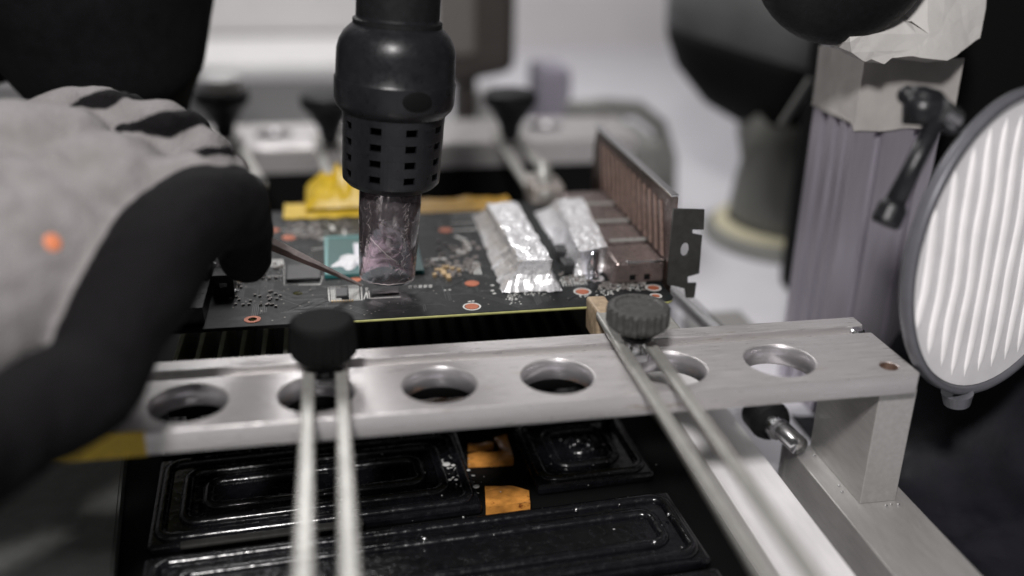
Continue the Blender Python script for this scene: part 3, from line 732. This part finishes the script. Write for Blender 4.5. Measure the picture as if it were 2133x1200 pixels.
# slotted heat guard
bm = bmesh.new(); g0, g1 = 2.55, 4.5
NS = 81; prof_h = [2.50, 2.56, 2.66, 2.78]; hh = 2.78
rows = []
def shell(prof, slots, name, par, th=.07):
    """prof list (r,h); slots(i,k)->True removes that cell; solidified inward"""
    bm = bmesh.new(); rings = [[bm.verts.new(MT @ Vector((r*cos(2*pi*k/NS), r*sin(2*pi*k/NS), h))) for k in range(NS)] for r, h in prof]
    for i in range(len(prof)-1):
        for k in range(NS):
            if slots and slots(i, k): continue
            bm.faces.new((rings[i][k], rings[i][(k+1) % NS], rings[i+1][(k+1) % NS], rings[i+1][k]))
    o = finish(bm, name, BLK, par, smooth=False); md = o.modifiers.new('t', 'SOLIDIFY'); md.thickness = th; md.offset = -1
    md2 = o.modifiers.new('b', 'BEVEL'); md2.width = .012; md2.segments = 2; md2.limit_method = 'ANGLE'
    return o
prof = [(.80, 2.40), (.88, 2.41), (1.06, 2.50), (1.175, 2.62), (1.185, 2.68)]
slot_rows = []
h = 2.68
for rr_ in range(4):
    prof += [(1.19+.008*rr_, h+.10), (1.195+.008*rr_, h+.27), (1.198+.008*rr_, h+.275)]
    slot_rows.append(len(prof)-3); h += .385
prof += [(1.23, h+.05), (1.23, h+.22)]
def sl(i, k):
    return i in [s for s in slot_rows] and (k % 9) in (0, 1, 2)
guard = shell(prof, sl, 'heat_guard', tool)
for f in guard.data.polygons: f.use_smooth = False
bm = bmesh.new(); a_lathe(bm, [(.70, 2.5), (.98, 2.75), (.98, 4.4)], MT, 40); finish(bm, 'inner_liner', VOID, guard)
bm = bmesh.new()
hc0 = h+.08
pr = [(1.20, hc0-.02), (1.25, hc0-.02), (1.38, hc0+.12), (1.43, hc0+.26), (1.44, hc0+.75), (1.405, hc0+.80), (1.40, hc0+1.2), (1.39, hc0+1.42), (1.34, hc0+1.62), (1.24, hc0+1.80), (1.10, hc0+1.94), (1.0, hc0+2.02), (.98, hc0+2.06), (.96, hc0+2.3)]
a_lathe(bm, pr, MT, 96)
body = finish(bm, 'collar_housing', BLK, tool, smooth=True)
md = body.modifiers.new('e', 'EDGE_SPLIT'); md.split_angle = radians(35)
bm = bmesh.new(); a_lathe(bm, [(1.04, hc0+2.0), (1.04, hc0+2.10), (.97, hc0+2.14), (.97, hc0+9)], MT, 64); finish(bm, 'handle', BLKR, tool, smooth=False)
# proud black disc in place of the shade in the collar's oval recess
q = (ony(868, 212, nb.y-1.3)-MT.translation); 
lx, ly, lz = q.dot(x_), q.dot(y_), q.dot(ax)
an = math.asin(max(-1, min(1, lx/1.40))); 
nrm = x_*sin(an)-y_*cos(an)
tx = ax.cross(nrm).normalized()
MC = Matrix((tx, ax, nrm)).transposed().to_4x4(); MC.translation = MT @ Vector((1.395*sin(an), -1.395*cos(an), hc0+.62+.0)) 
MC.translation = MT @ Vector((1.425*sin(an), -1.425*cos(an), lz))
bm = bmesh.new(); a_lathe(bm, [(.34, -.08), (.34, .028), (.32, .035), (.0001, .036)], MC @ Matrix.Diagonal((1, .66, 1, 1)), 32); finish(bm, 'oval_dark_disc', VOID, tool, smooth=True)

# ================================================================== TWEEZERS
tw = thing('tweezers', 'brown steel tweezers held by the gloved fingers, tips at the chip', 'tweezers', onz(750, 592, BZ))
tipp = onz(752, 594, .2); b1 = ony(566, 512, 22.4); bb = ony(500, 478, 21.6)
for s, n_ in ((1, 'upper'), (-1, 'lower')):  # upper arm bright, lower dark: lit top and shaded side put into colour
    bm = bmesh.new(); dirv = (b1-tipp).normalized(); sd = dirv.cross(Vector((0, 0, 1))).normalized(); up = sd.cross(dirv)
    secs = []
    for k in range(13):
        f = k/12; c = tipp.lerp(bb, f) + up*s*(.010+.075*f) - sd*.0
        w = .035+.13*f; th = .02+.075*f
        secs.append([bm.verts.new(c+sd*w+up*th), bm.verts.new(c-sd*w+up*th), bm.verts.new(c-sd*w-up*th), bm.verts.new(c+sd*w-up*th)])
    for k in range(12):
        for j in range(4): bm.faces.new((secs[k][j], secs[k][(j+1) % 4], secs[k+1][(j+1) % 4], secs[k+1][j]))
    bm.faces.new(secs[0]); bm.faces.new(secs[-1]); finish(bm, 'tweezer_arm', TWZ if s == 1 else mat('tweezer_shaded_steel', (.12, .085, .08), .4, .6), tw)

# ================================================================== PERSON (gloved hand, dark sleeve)
def px_r(p, rpx): return rpx*(p-CP).dot(fw)/FPX
def chain(spec):
    o = []
    for (x, y, Y, r) in spec:
        p = ony(x, y, Y); o.append((p, px_r(p, r)))
    return o
BLKCH = [
    [(-260, 1010, 13.2, 180), (-70, 935, 14.4, 140), (45, 872, 15.2, 118), (175, 812, 16, 112), (212, 755, 16.6, 104), (250, 670, 17.2, 104), (300, 590, 17.8, 112), (355, 490, 18.6, 105), (420, 440, 19.4, 95), (478, 430, 20.2, 88), (508, 470, 20.9, 62), (512, 538, 21.4, 54)],
]
GRY = [
    [(-260, 660, 17.8, 330), (60, 560, 19.3, 250), (170, 480, 20.0, 200), (230, 420, 20.4, 150)],
    [(-100, 420, 20.5, 190), (30, 340, 21, 140), (130, 330, 21.3, 110)],
    [(-60, 300, 22.5, 75), (60, 262, 23.0, 52), (150, 224, 23.3, 44), (212, 212, 23.5, 34), (252, 222, 23.8, 26)],            # little finger
    [(30, 330, 21.8, 80), (180, 277, 22.0, 46), (280, 247, 22.2, 42), (345, 243, 22.4, 38), (392, 262, 22.8, 28)],              # ring finger
    [(120, 370, 20.8, 90), (270, 337, 21.0, 48), (370, 308, 21.2, 46), (425, 302, 21.3, 40), (462, 318, 21.7, 26)],              # middle finger
    [(200, 410, 19.9, 85), (330, 378, 20.1, 54), (440, 358, 20.3, 44), (485, 352, 20.8, 30)],              # index finger
]
DRK = [
    [(135, 232, 22.6, 8), (175, 222, 22.1, 21), (220, 212, 22.1, 25), (268, 204, 22.9, 17), (300, 235, 25.2, 20)],
    [(250, 275, 21.7, 10), (300, 264, 21.2, 24), (350, 257, 21.0, 31), (405, 254, 21.6, 25), (430, 285, 24, 20)],
    [(385, 322, 20.6, 5), (430, 317, 20.1, 12), (478, 315, 20.6, 11)],
    [(112, 318, 19.5, 10), (128, 335, 19.4, 8)],
]
per = thing('person', 'person in a dark sleeve and grey work glove holding tweezers over the board', 'person', ony(60, 895, 16))
bm = bmesh.new(); chains = [(chain(c), 1) for c in BLKCH]+[(chain(c), 0) for c in GRY]+[(chain(c), 1) for c in DRK]
for ch, k in chains:
    pts, rads = [], []
    for (a, ra), (b, rb) in zip(ch, ch[1:]):
        nst = 6
        for s in range(nst): pts.append(a.lerp(b, s/nst)); rads.append(ra+(rb-ra)*s/nst)
    pts.append(ch[-1][0]); rads.append(ch[-1][1])
    # smooth radii/points a little
    for _ in range(2):
        pts = [pts[0]]+[(pts[i-1]+pts[i]*2+pts[i+1])/4 for i in range(1, len(pts)-1)]+[pts[-1]]
    a_tube(bm, pts, rads, 24)
    for e in (0, -1): bmesh.ops.create_icosphere(bm, subdivisions=3, radius=rads[e], matrix=T(pts[e]))
me = bpy.data.meshes.new('h'); bm.to_mesh(me); bm.free()
t = bpy.data.objects.new('t', me); COL.objects.link(t)
md = t.modifiers.new('r', 'REMESH'); md.mode = 'VOXEL'; md.voxel_size = .095
ms = t.modifiers.new('s', 'SMOOTH'); ms.factor = .5; ms.iterations = 5
dg = bpy.context.evaluated_depsgraph_get(); dg.update()
hm = bpy.data.meshes.new_from_object(t.evaluated_get(dg)); bpy.data.objects.remove(t)
import numpy as np
co = np.empty(len(hm.vertices)*3, dtype=np.float32); hm.vertices.foreach_get('co', co); co = co.reshape(-1, 3)
best = np.full((2, len(co)), 1e3)
for ch, k in chains:
    for (a, ra), (b, rb) in zip(ch, ch[1:]):
        A_ = np.array(a); ab = np.array(b)-A_; tt = np.clip(((co-A_) @ ab)/(ab @ ab), 0, 1)
        best[k] = np.minimum(best[k], np.linalg.norm(co-A_-tt[:, None]*ab, axis=1)-(ra+(rb-ra)*tt))
at_ = hm.attributes.new('coating', 'FLOAT', 'POINT'); at_.data.foreach_set('value', np.clip(best[0]-best[1], -2, 2).astype(np.float32))
hm.materials.clear(); hm.name = 'gloved_hand'
GM = bpy.data.materials.new('knit_glove_with_black_coating'); GM.use_nodes = True; gn = GM.node_tree.nodes; gl = GM.node_tree.links
bs = gn['Principled BSDF']; ga = gn.new('ShaderNodeAttribute'); ga.attribute_name = 'coating'
gt = gn.new('ShaderNodeTexCoord'); gz = gn.new('ShaderNodeTexNoise'); gz.inputs['Scale'].default_value = 1.6; gz.inputs['Detail'].default_value = 5; gl.new(gt.outputs['Object'], gz.inputs[0])
ad = gn.new('ShaderNodeMath'); ad.operation = 'MULTIPLY_ADD'; gl.new(gz.outputs[0], ad.inputs[0]); ad.inputs[1].default_value = .22; gl.new(ga.outputs['Fac'], ad.inputs[2])
mr_ = gn.new('ShaderNodeMapRange'); mr_.inputs[1].default_value = .08; mr_.inputs[2].default_value = .14; gl.new(ad.outputs[0], mr_.inputs[0])
kn = gn.new('ShaderNodeTexVoronoi'); kn.inputs['Scale'].default_value = 15; gl.new(gt.outputs['Object'], kn.inputs[0])
cg = gn.new('ShaderNodeValToRGB'); gl.new(gz.outputs[0], cg.inputs[0]); cg.color_ramp.elements[0].position = .35; cg.color_ramp.elements[1].position = .65
cg.color_ramp.elements[0].color = (.215, .203, .202, 1); cg.color_ramp.elements[1].color = (.27, .255, .258, 1)
mxg = gn.new('ShaderNodeMix'); mxg.data_type = 'RGBA'; gl.new(mr_.outputs[0], mxg.inputs[0]); gl.new(cg.outputs[0], mxg.inputs[6]); mxg.inputs[7].default_value = (.0065, .006, .007, 1)
gl.new(mxg.outputs[2], bs.inputs['Base Color']); bs.inputs['Roughness'].default_value = .8; bs.inputs['Specular IOR Level'].default_value = .12
gb = gn.new('ShaderNodeBump'); gb.inputs['Strength'].default_value = .5; gb.inputs['Distance'].default_value = .05; gl.new(kn.outputs[0], gb.inputs['Height']); gl.new(gb.outputs[0], bs.inputs['Normal'])
hm.materials.append(GM)
for p in hm.polygons: p.use_smooth = True
# small cloth folds
for v in hm.vertices:
    q = v.co; nn = v.normal; v.co = q + nn*(.06*noise.noise(q*1.1)-.07*max(0, .25-abs(noise.noise(Vector((q.x*.9, q.y*.9, q.z*.9+4)))))+.02*noise.noise(q*3.5))
from mathutils.bvhtree import BVHTree
bv = BVHTree.FromPolygons([v.co.copy() for v in hm.vertices], [tuple(p.vertices) for p in hm.polygons])
hit = bv.ray_cast(CP, ray(110, 505).normalized())
if hit[0] is not None:
    bm = bmesh.new(); z_ = hit[1]; x1_ = z_.orthogonal().normalized(); M_ = Matrix((x1_, z_.cross(x1_), z_)).transposed().to_4x4(); M_.translation = hit[0]
    bmesh.ops.create_icosphere(bm, subdivisions=3, radius=1, matrix=M_ @ Matrix.Diagonal((.17, .17, .03, 1)))
    finish(bm, 'orange_mark', mat('orange_print', (.75, .25, .12), .6), per, label='small orange mark on the back of the glove', smooth=True)
link('gloved_hand', hm, None, per, label='grey knit glove with black coated palm and fingertips')
bm = bmesh.new(); c = ony(52, 505, 18.0); 
sl_ = chain([(-60, -200, 33, 330), (60, -100, 32, 310), (165, -30, 31.5, 290), (212, 50, 31, 240), (222, 120, 31, 200), (232, 185, 31.5, 160)])
pts = [p for p, r in sl_]; rads = [r for p, r in sl_]
a_tube(bm, pts, rads, 40)
bmesh.ops.create_icosphere(bm, subdivisions=3, radius=rads[-1]*.98, matrix=T(pts[-1]))
me = bpy.data.meshes.new('h'); bm.to_mesh(me); bm.free(); t = bpy.data.objects.new('t', me); COL.objects.link(t)
md = t.modifiers.new('r', 'REMESH'); md.mode = 'VOXEL'; md.voxel_size = .2
ms = t.modifiers.new('s', 'SMOOTH'); ms.iterations = 6
dg = bpy.context.evaluated_depsgraph_get(); dg.update(); sm = bpy.data.meshes.new_from_object(t.evaluated_get(dg)); bpy.data.objects.remove(t)
sm.materials.clear()
for v in sm.vertices: v.co = v.co + v.normal*.12*noise.noise(v.co*.5)
link('sleeve', sm, CLOTH, per, label='dark sleeve behind the glove', smooth=True)

# ================================================================== COLUMN
colm = thing('aluminium_column', 'grooved aluminium column behind the right end of the rail', 'column', (15.3, 25.2, -5))
CX0, CX1, CY0, CY1 = 13.89, 16.45, 24.0, 26.45
CT = 6.9
# grooved outline of the extrusion
ol = []
def gro(a, b, fixed, axis, inward, gs):
    pts = [(a, 0)]
    for g, w, d in gs: s = 1 if b > a else -1; pts += [(g-s*w, 0), (g-s*w*.8, d), (g+s*w*.8, d), (g+s*w, 0)]
    pts.append((b, 0)); return pts[:-1]
for v, d in gro(CX0, CX1, 0, 0, 0, [(CX0+.75, .14, .22), (CX0+1.95, .17, .26)]): ol.append((v, CY0+d))
for v, d in gro(CY0, CY1, 0, 0, 0, [(CY0+1.2, .3, .25)]): ol.append((CX1-d, v))
for v, d in gro(CX1, CX0, 0, 0, 0, []): ol.append((v, CY1-d))
for v, d in gro(CY1, CY0, 0, 0, 0, [(CY0+1.75, .20, .30), (CY0+1.0, .16, .25), (CY0+.42, .10, .16)]): ol.append((CX0+d, v))
bm = bmesh.new(); vb = [bm.verts.new((x, y, -4.998)) for x, y in ol]; vt = [bm.verts.new((x, y, CT)) for x, y in ol]
bm.faces.new(vb[::-1]); bm.faces.new(vt)
for i in range(len(ol)): bm.faces.new((vb[i], vb[(i+1) % len(ol)], vt[(i+1) % len(ol)], vt[i]))
finish(bm, 'extrusion', ALUC, colm)
# paper band round the top
zb = ony(1790, 272, CY0).z; zt_ = ony(1800, 122, CY0).z
print('paper band z', zb, zt_)
bm = bmesh.new(); e = .05; N = 14; Hn = 12
loop = []
def seg_(a, b, n):
    for k in range(n): loop.append(Vector(a).lerp(Vector(b), k/n))
seg_((CX1+e+.25, CY0-e), (CX0-e, CY0-e), N); seg_((CX0-e, CY0-e), (CX0-e, CY1+e), N); seg_((CX0-e, CY1+e), (CX1+e, CY1+e), N)
V = []
for j in range(Hn+1):
    row = []
    for i, p in enumerate(loop):
        z = zb+(zt_-zb)*j/Hn
        if i > N and j == 0: z += .25
        w = .05*noise.noise(Vector((p.x*1.2, p.y*1.2, z*.9)))
        row.append(bm.verts.new((p.x-abs(w)*1.0, p.y-abs(w), z+(.1*noise.noise(Vector((p.x, p.y, 4))) if j in (0, Hn) else 0))))
    V.append(row)
for j in range(Hn):
    for i in range(len(loop)-1): bm.faces.new((V[j][i], V[j][i+1], V[j+1][i+1], V[j+1][i]))
o = finish(bm, 'paper_band', PAPER, colm, label='white paper taped round the column top'); md = o.modifiers.new('s', 'SOLIDIFY'); md.thickness = .02
# crumpled paper on the top
wad = thing('crumpled_paper', 'crumpled white paper folded over the column top', 'paper', (15, 24.8, CT))
bm = bmesh.new()
P = [ony(x, y, Y) for x, y, Y in ((1722, 88, 23.6), (1760, 112, 23.7), (1800, 128, 23.75), (1860, 122, 23.8), (1932, 130, 23.85), (1985, 95, 24.2), (2000, 20, 24.6), (1985, -60, 25), (1900, -60, 24.6), (1850, 60, 24.2), (1800, 96, 23.9), (1750, 84, 23.7))]
cen = ony(1890, 90, 23.9)
vf = [bm.verts.new(p) for p in P]; cv = bm.verts.new(cen)
for i in range(len(P)): bm.faces.new((vf[i], vf[(i+1) % len(P)], cv))
bmesh.ops.subdivide_edges(bm, edges=bm.edges[:], cuts=5, use_grid_fill=True)
for v in bm.verts: v.co += Vector((0, .10*noise.noise(v.co*.5), 0))
o = finish(bm, 'paper_sheet', CRUMP, wad); md = o.modifiers.new('s', 'SOLIDIFY'); md.thickness = .9; md.offset = -1
# dark round hood above paper
dk = thing('round_knob_housing', 'dark rounded housing cut by the top edge above the column paper', 'housing', ony(1760, 20, 23))
bm = bmesh.new(); p = ony(1764, -116, 23.4); bmesh.ops.create_uvsphere(bm, u_segments=48, v_segments=24, radius=1, matrix=T(p) @ Matrix.Diagonal((2.42, 1.3, 2.42, 1)))
hb = finish(bm, 'housing_shell', BLKR, dk, smooth=True)
bm = bmesh.new(); a_box(bm, p+Vector((-.5, -.2, .8)), p+Vector((.5, .8, 3.5)), .1); finish(bm, 'mounting_stem', BLKR, dk)

# ================================================================== RIBBED ROUND LAMP (right)
lc = ony(2103, 512, 18.6)
vr = (CP-lc).normalized()                                  # from the lamp to the viewer's side
th = radians(60); rt_ = Vector((0, 0, 1)).cross(vr).normalized()
nrm = (vr*cos(th) + rt_*sin(th)); nrm = (nrm + Vector((0, 0, -.10))).normalized()
upv = (Vector((0, 0, 1)) - nrm*nrm.z).normalized(); sdv = upv.cross(nrm).normalized()
ML = Matrix((sdv, upv, nrm)).transposed().to_4x4(); ML.translation = lc
RL = 330*(lc-CP).dot(fw)/FPX
lamp = thing('ribbed_round_lamp', 'round work lamp with ribbed white cover and grey rim at the right', 'lamp', lc)
bm = bmesh.new(); a_lathe(bm, [(RL*.86, -.34), (RL*.97, -.26), (RL, -.16), (RL, .06), (RL-.04, .10), (RL-.15, .10), (RL-.18, .02), (RL-.20, -.05)], ML, 96, closed=False)
finish(bm, 'lamp_rim', RIM, lamp, smooth=True)
bm = bmesh.new(); a_lathe(bm, [(RL-.21, -.04), (RL-.21, .0), (.001, .001)], ML, 72); cvr = finish(bm, 'lamp_cover', LENS, lamp)
for k in range(-6, 7):
    x = k*.52+.1; hlen = sqrt(max(.01, (RL-.3)**2-x*x))*(.97-.05*random.random())
    bm = bmesh.new(); n = 22; secs = []
    for j in range(n+1):
        f = -1+2*j/n; y = f*hlen; xx = x+.12*cos(f*1.5)+.07*noise.noise(Vector((f*2.2, k*.6, 0))); w = .16*sqrt(max(.0, 1-abs(f)**4))+.004; hh = .055*sqrt(max(0, 1-abs(f)**6))
        secs.append([bm.verts.new(ML @ Vector((xx+w*cos(a), y, .003+hh*sin(a)))) for a in [pi*q/6 for q in range(7)]])
    for j in range(n):
        for q in range(6): bm.faces.new((secs[j][q], secs[j][q+1], secs[j+1][q+1], secs[j+1][q]))
    finish(bm, 'cover_rib', RIBW, cvr, smooth=True)
# swivel clamp with lever
def onp(x, y, Y): return ony(x, y, Y)
A1, A2 = onp(1955, 240, 17.6), onp(1852, 448, 17.2)
bm = bmesh.new(); a_tube(bm, [A1, A1.lerp(A2, .5), A1.lerp(A2, .93)], [.20, .19, .22], 20)
lv = finish(bm, 'clamp_lever', BLK, lamp, smooth=True)
bm = bmesh.new(); d = (A2-A1).normalized(); q = A1.lerp(A2, .93)
x__, y__, z__ = frame(A1, A2); Mq = Matrix((x__, y__, z__)).transposed().to_4x4(); Mq.translation = q
a_lathe(bm, [(.24, -.12), (.30, -.02), (.31, .3), (.26, .38), (.0001, .40)], Mq, 28); finish(bm, 'lever_tip', BLK, lv, smooth=False)
bm = bmesh.new()
K = [(1890, 198, 18, 20), (1912, 205, 17.9, 30), (1935, 218, 17.8, 36), (1955, 238, 17.7, 32), (1985, 262, 17.9, 22)]
P = [onp(x, y, Y) for x, y, Y, r in K]; a_tube(bm, P, [px_r(p, k[3]) for p, k in zip(P, K)], 20)
bmesh.ops.create_icosphere(bm, subdivisions=3, radius=px_r(P[0], 21), matrix=T(P[0]))
a_tube(bm, [onp(1925, 200, 17.9), onp(1915, 262, 17.8)], [.42, .34], 20)
finish(bm, 'swivel_joint', BLK, lamp, smooth=True)
bm = bmesh.new(); a_tube(bm, [onp(1958, 228, 17.5), onp(1985, 246, 17.7)], .24, 20); finish(bm, 'joint_washer', SCREW, lamp)
bm = bmesh.new(); p = ML @ Vector((-RL*.27, -RL*.99, -.1)); a_tube(bm, [p+Vector((0, 0, .1)), p+Vector((.05, 0, -.2))], [.36, .3], 24); finish(bm, 'rim_lug', RIM, lamp)
bm = bmesh.new(); p = ML @ Vector((-RL*.9, RL*.2, -.1)); bmesh.ops.create_icosphere(bm, subdivisions=2, radius=.12, matrix=T(p)); finish(bm, 'rim_screw', SCREW, lamp)
# dark cover below the lamp
bg = thing('dark_cloth_cover', 'dark nylon cover heaped on the bench below the ribbed lamp', 'cover', onz(2000, 1140, -5))
bm = bmesh.new(); n1, n2 = 26, 34; G = []
def sst(a, b, x): t = max(0, min(1, (x-a)/(b-a))); return t*t*(3-2*t)
for j in range(n2+1):
    row = []
    for i in range(n1+1):
        u = i/n1; v = j/n2; x = 13.12+u*u*22; y = 15.9+v*7.9-u*1.5
        fo = abs(noise.noise(Vector((x*.55, y*.35, 1))))*1.2+.4*noise.noise(Vector((x*1.3, y*1.1, 5)))
        z = -4.93+(5.2*sst(18.5, 23.2, y)+fo*.8)*sst(14.2, 17.6, x)+.25*abs(noise.noise(Vector((x, y, 3))))*sst(13.1, 14, x)
        row.append(bm.verts.new((x, y, max(-4.93, z))))
    G.append(row)
for j in range(n2):
    for i in range(n1): bm.faces.new((G[j][i], G[j][i+1], G[j+1][i+1], G[j+1][i]))
o = finish(bm, 'cover_cloth', BAG, bg, smooth=True); md = o.modifiers.new('s', 'SOLIDIFY'); md.thickness = .08
bm = bmesh.new(); a_box(bm, (17.2, 27, -4.99), (45, 34, 22), .4); tag(finish(bm, 'black_cabinet', VOID), 'black cabinet side filling the upper right corner behind the column', 'cabinet')

# ================================================================== BACKGROUND
# round desk lamp (dark bowl and hood on ringed base)
bc = onz(1652, 500, -5); 
dl = thing('round_floor_fan', 'large dark round appliance with cream ring on its base, blurred behind the column', 'appliance', (bc.x, bc.y+.5, -5))
MB2 = T((bc.x, bc.y+.5, -5))
kk = (bc-CP).dot(fw)/FPX
bm = bmesh.new(); a_lathe(bm, [(kk*178, .0), (kk*180, .2), (kk*176, .45), (kk*160, .6)], MB2, 64); finish(bm, 'base_disc', LAMPG, dl, smooth=False)
bm = bmesh.new(); a_lathe(bm, [(kk*158, .605), (kk*156, .78), (kk*134, .86), (kk*128, .70)], MB2, 64); finish(bm, 'base_ring', CREAM, dl)
bm = bmesh.new(); a_lathe(bm, [(kk*130, .61), (kk*128, 1.6), (kk*122, 2.6), (kk*110, 4.0), (kk*90, 5.2)], MB2, 64); finish(bm, 'base_dome', LAMPG, dl, smooth=True)
hc_ = ony(1640, 60, bc.y+3); 
bm = bmesh.new(); R1 = 262*(hc_-CP).dot(fw)/FPX
tl = Matrix.Rotation(radians(14), 4, 'Y')
a_lathe(bm, [(R1*.15, -R1*.80), (R1*.45, -R1*.72), (R1*.76, -R1*.50), (R1*.90, -R1*.30), (R1*.93, -R1*.22)], T(hc_) @ tl, 64); finish(bm, 'bowl', VOID, dl, smooth=True)
bm = bmesh.new(); a_lathe(bm, [(R1*.935, -R1*.218), (R1*1.0, .25), (R1*1.02, 1.6), (R1*.9, 3.0), (R1*.5, 4)], T(hc_) @ tl, 64); finish(bm, 'hood', LAMPT, dl, smooth=True)
bm = bmesh.new(); a_tube(bm, [(bc.x+.3, bc.y+1, -.5), (hc_.x, hc_.y, hc_.z-R1*.7)], [kk*140, kk*95], 30); finish(bm, 'neck', LAMPG, dl, smooth=True)
bm = bmesh.new(); a_tube(bm, [ony(1628, 262, 33), ony(1690, 165, 33)], .16, 12); tag(finish(bm, 'thin_rod', GREYB), 'thin grey rod slanting in front of the dark bowl', 'rod')
# white box with ledge, left background
wb = thing('white_equipment_case', 'long white equipment case with pale ledge behind the back rail', 'equipment case', (-2, 62, -5))
zl = ony(560, 165, 60).z; print('case top', zl, ony(560, 60, 60).z)
bm = bmesh.new(); a_box(bm, (-30, 60, -4.99), (6.5, 86, zl), .3); finish(bm, 'case_body', mat('case_grey', (.21, .21, .205), .6, 0, .05, 3, .05, .4), wb)
bm = bmesh.new(); a_box(bm, (-30.3, 59.6, zl+.003), (6.7, 86.2, zl+1.0), .3); finish(bm, 'case_lid', WHITE, wb)
bm = bmesh.new(); a_box(bm, (-30, 70, zl+1.003), (5.5, 86, zl+8), .6); finish(bm, 'case_hood', WHITE, wb)
# brown case hanging behind the tool
p0, p1 = ony(950, 178, 48), ony(1072, -60, 48)
br = thing('dark_brown_case', 'dark brown rounded case behind the hot air tool', 'case', (p0.x, 48, p0.z))
bm = bmesh.new(); a_box(bm, (p0.x-.6, 48, p0.z), (p0.x+3.0, 52, p1.z), .5)
for v in bm.verts:
    if v.co.z < p0.z+1.5: v.co.z += (v.co.x-p0.x)*.18
finish(bm, 'case_shell', BRN, br)
bm = bmesh.new(); a_box(bm, (p0.x-.9, 47.5, p0.z+1.5), (p0.x+.95, 47.99, p1.z), .2); finish(bm, 'case_front', mat('brown_grey_panel', (.15, .14, .13), .6), br)
bm = bmesh.new(); a_box(bm, (p0.x+.2, 49, -4.99), (p0.x+1.2, 51, p0.z+.8), .05); finish(bm, 'case_stand', BRN, br)
# lavender box on the bench
p0 = ony(1122, 252, 47); p1 = ony(1192, 150, 47)
lv_ = thing('small_lavender_box', 'small blurred lavender grey box standing behind the back rail', 'box', ((p0.x+p1.x)/2, 48, -4.99))
bm = bmesh.new(); a_box(bm, (p0.x, 47, -4.99), (p1.x, 50, p1.z), .15); finish(bm, 'box_body', LAV, lv_); bm = bmesh.new(); a_box(bm, (p0.x+.1, 47.1, p1.z+.002), (p1.x-.1, 49.9, p1.z+.10), .04); finish(bm, 'box_lid', LAV, lv_)
# white folded sheets on bench behind the rail
for (x0, y0, x1, y1, Y, lab) in ((935, 255, 1105, 190, 50, 'white blurred cloth heap left of the lavender box'), (1205, 250, 1330, 215, 52, 'white blurred cloth heap right of the lavender box')):
    a = ony(x0, y0, Y); b = ony(x1, y1, Y)
    bm = bmesh.new(); bmesh.ops.create_icosphere(bm, subdivisions=4, radius=1, matrix=T(((a.x+b.x)/2, Y+2, -5)) @ Matrix.Diagonal(((b.x-a.x)/2*1.15, 3, b.z+5, 1)))
    for v in bm.verts: v.co += noise.noise_vector(v.co*.7)*.5; v.co.z = max(-4.99, v.co.z)
    tag(finish(bm, 'cloth_heap', WHITE, smooth=True), lab, 'cloth')
# grey bent tube at the right of the back rail
bm = bmesh.new(); a_tube(bm, [ony(x, y, Y) for x, y, Y in ((1180, 228, 44.5), (1260, 222, 44.5), (1330, 228, 44.2), (1372, 262, 44), (1392, 330, 43.6), (1390, 430, 43))], .42, 16)
tag(finish(bm, 'bent_grey_hose', GREYB, smooth=True), 'grey bent hose curling round the right end of the back rail', 'hose')
# small parts on the bench right of the board
bm = bmesh.new(); p = onz(1500, 680, -4.6); a_box(bm, (p.x-1.2, p.y-1, -4.995), (p.x+1.0, p.y+.7, -4.3), .1, ); tag(finish(bm, 'grey_metal_block', ALU2), 'blurred grey metal block on the bench right of the black knob', 'metal block')
bm = bmesh.new(); a, b = onz(1395, 600, -3.0), onz(1500, 700, -3.0); a_tube(bm, [a, b], .28, 14); a_box(bm, (a.x-.2, a.y-.2, -4.99), (a.x+.2, a.y+.2, -3.0)); a_box(bm, (b.x-.2, b.y-.2, -4.99), (b.x+.2, b.y+.2, -3.0))
tag(finish(bm, 'steel_guide_rod', SCREW, smooth=False), 'steel guide rod slanting right of the clamp knob', 'rod')
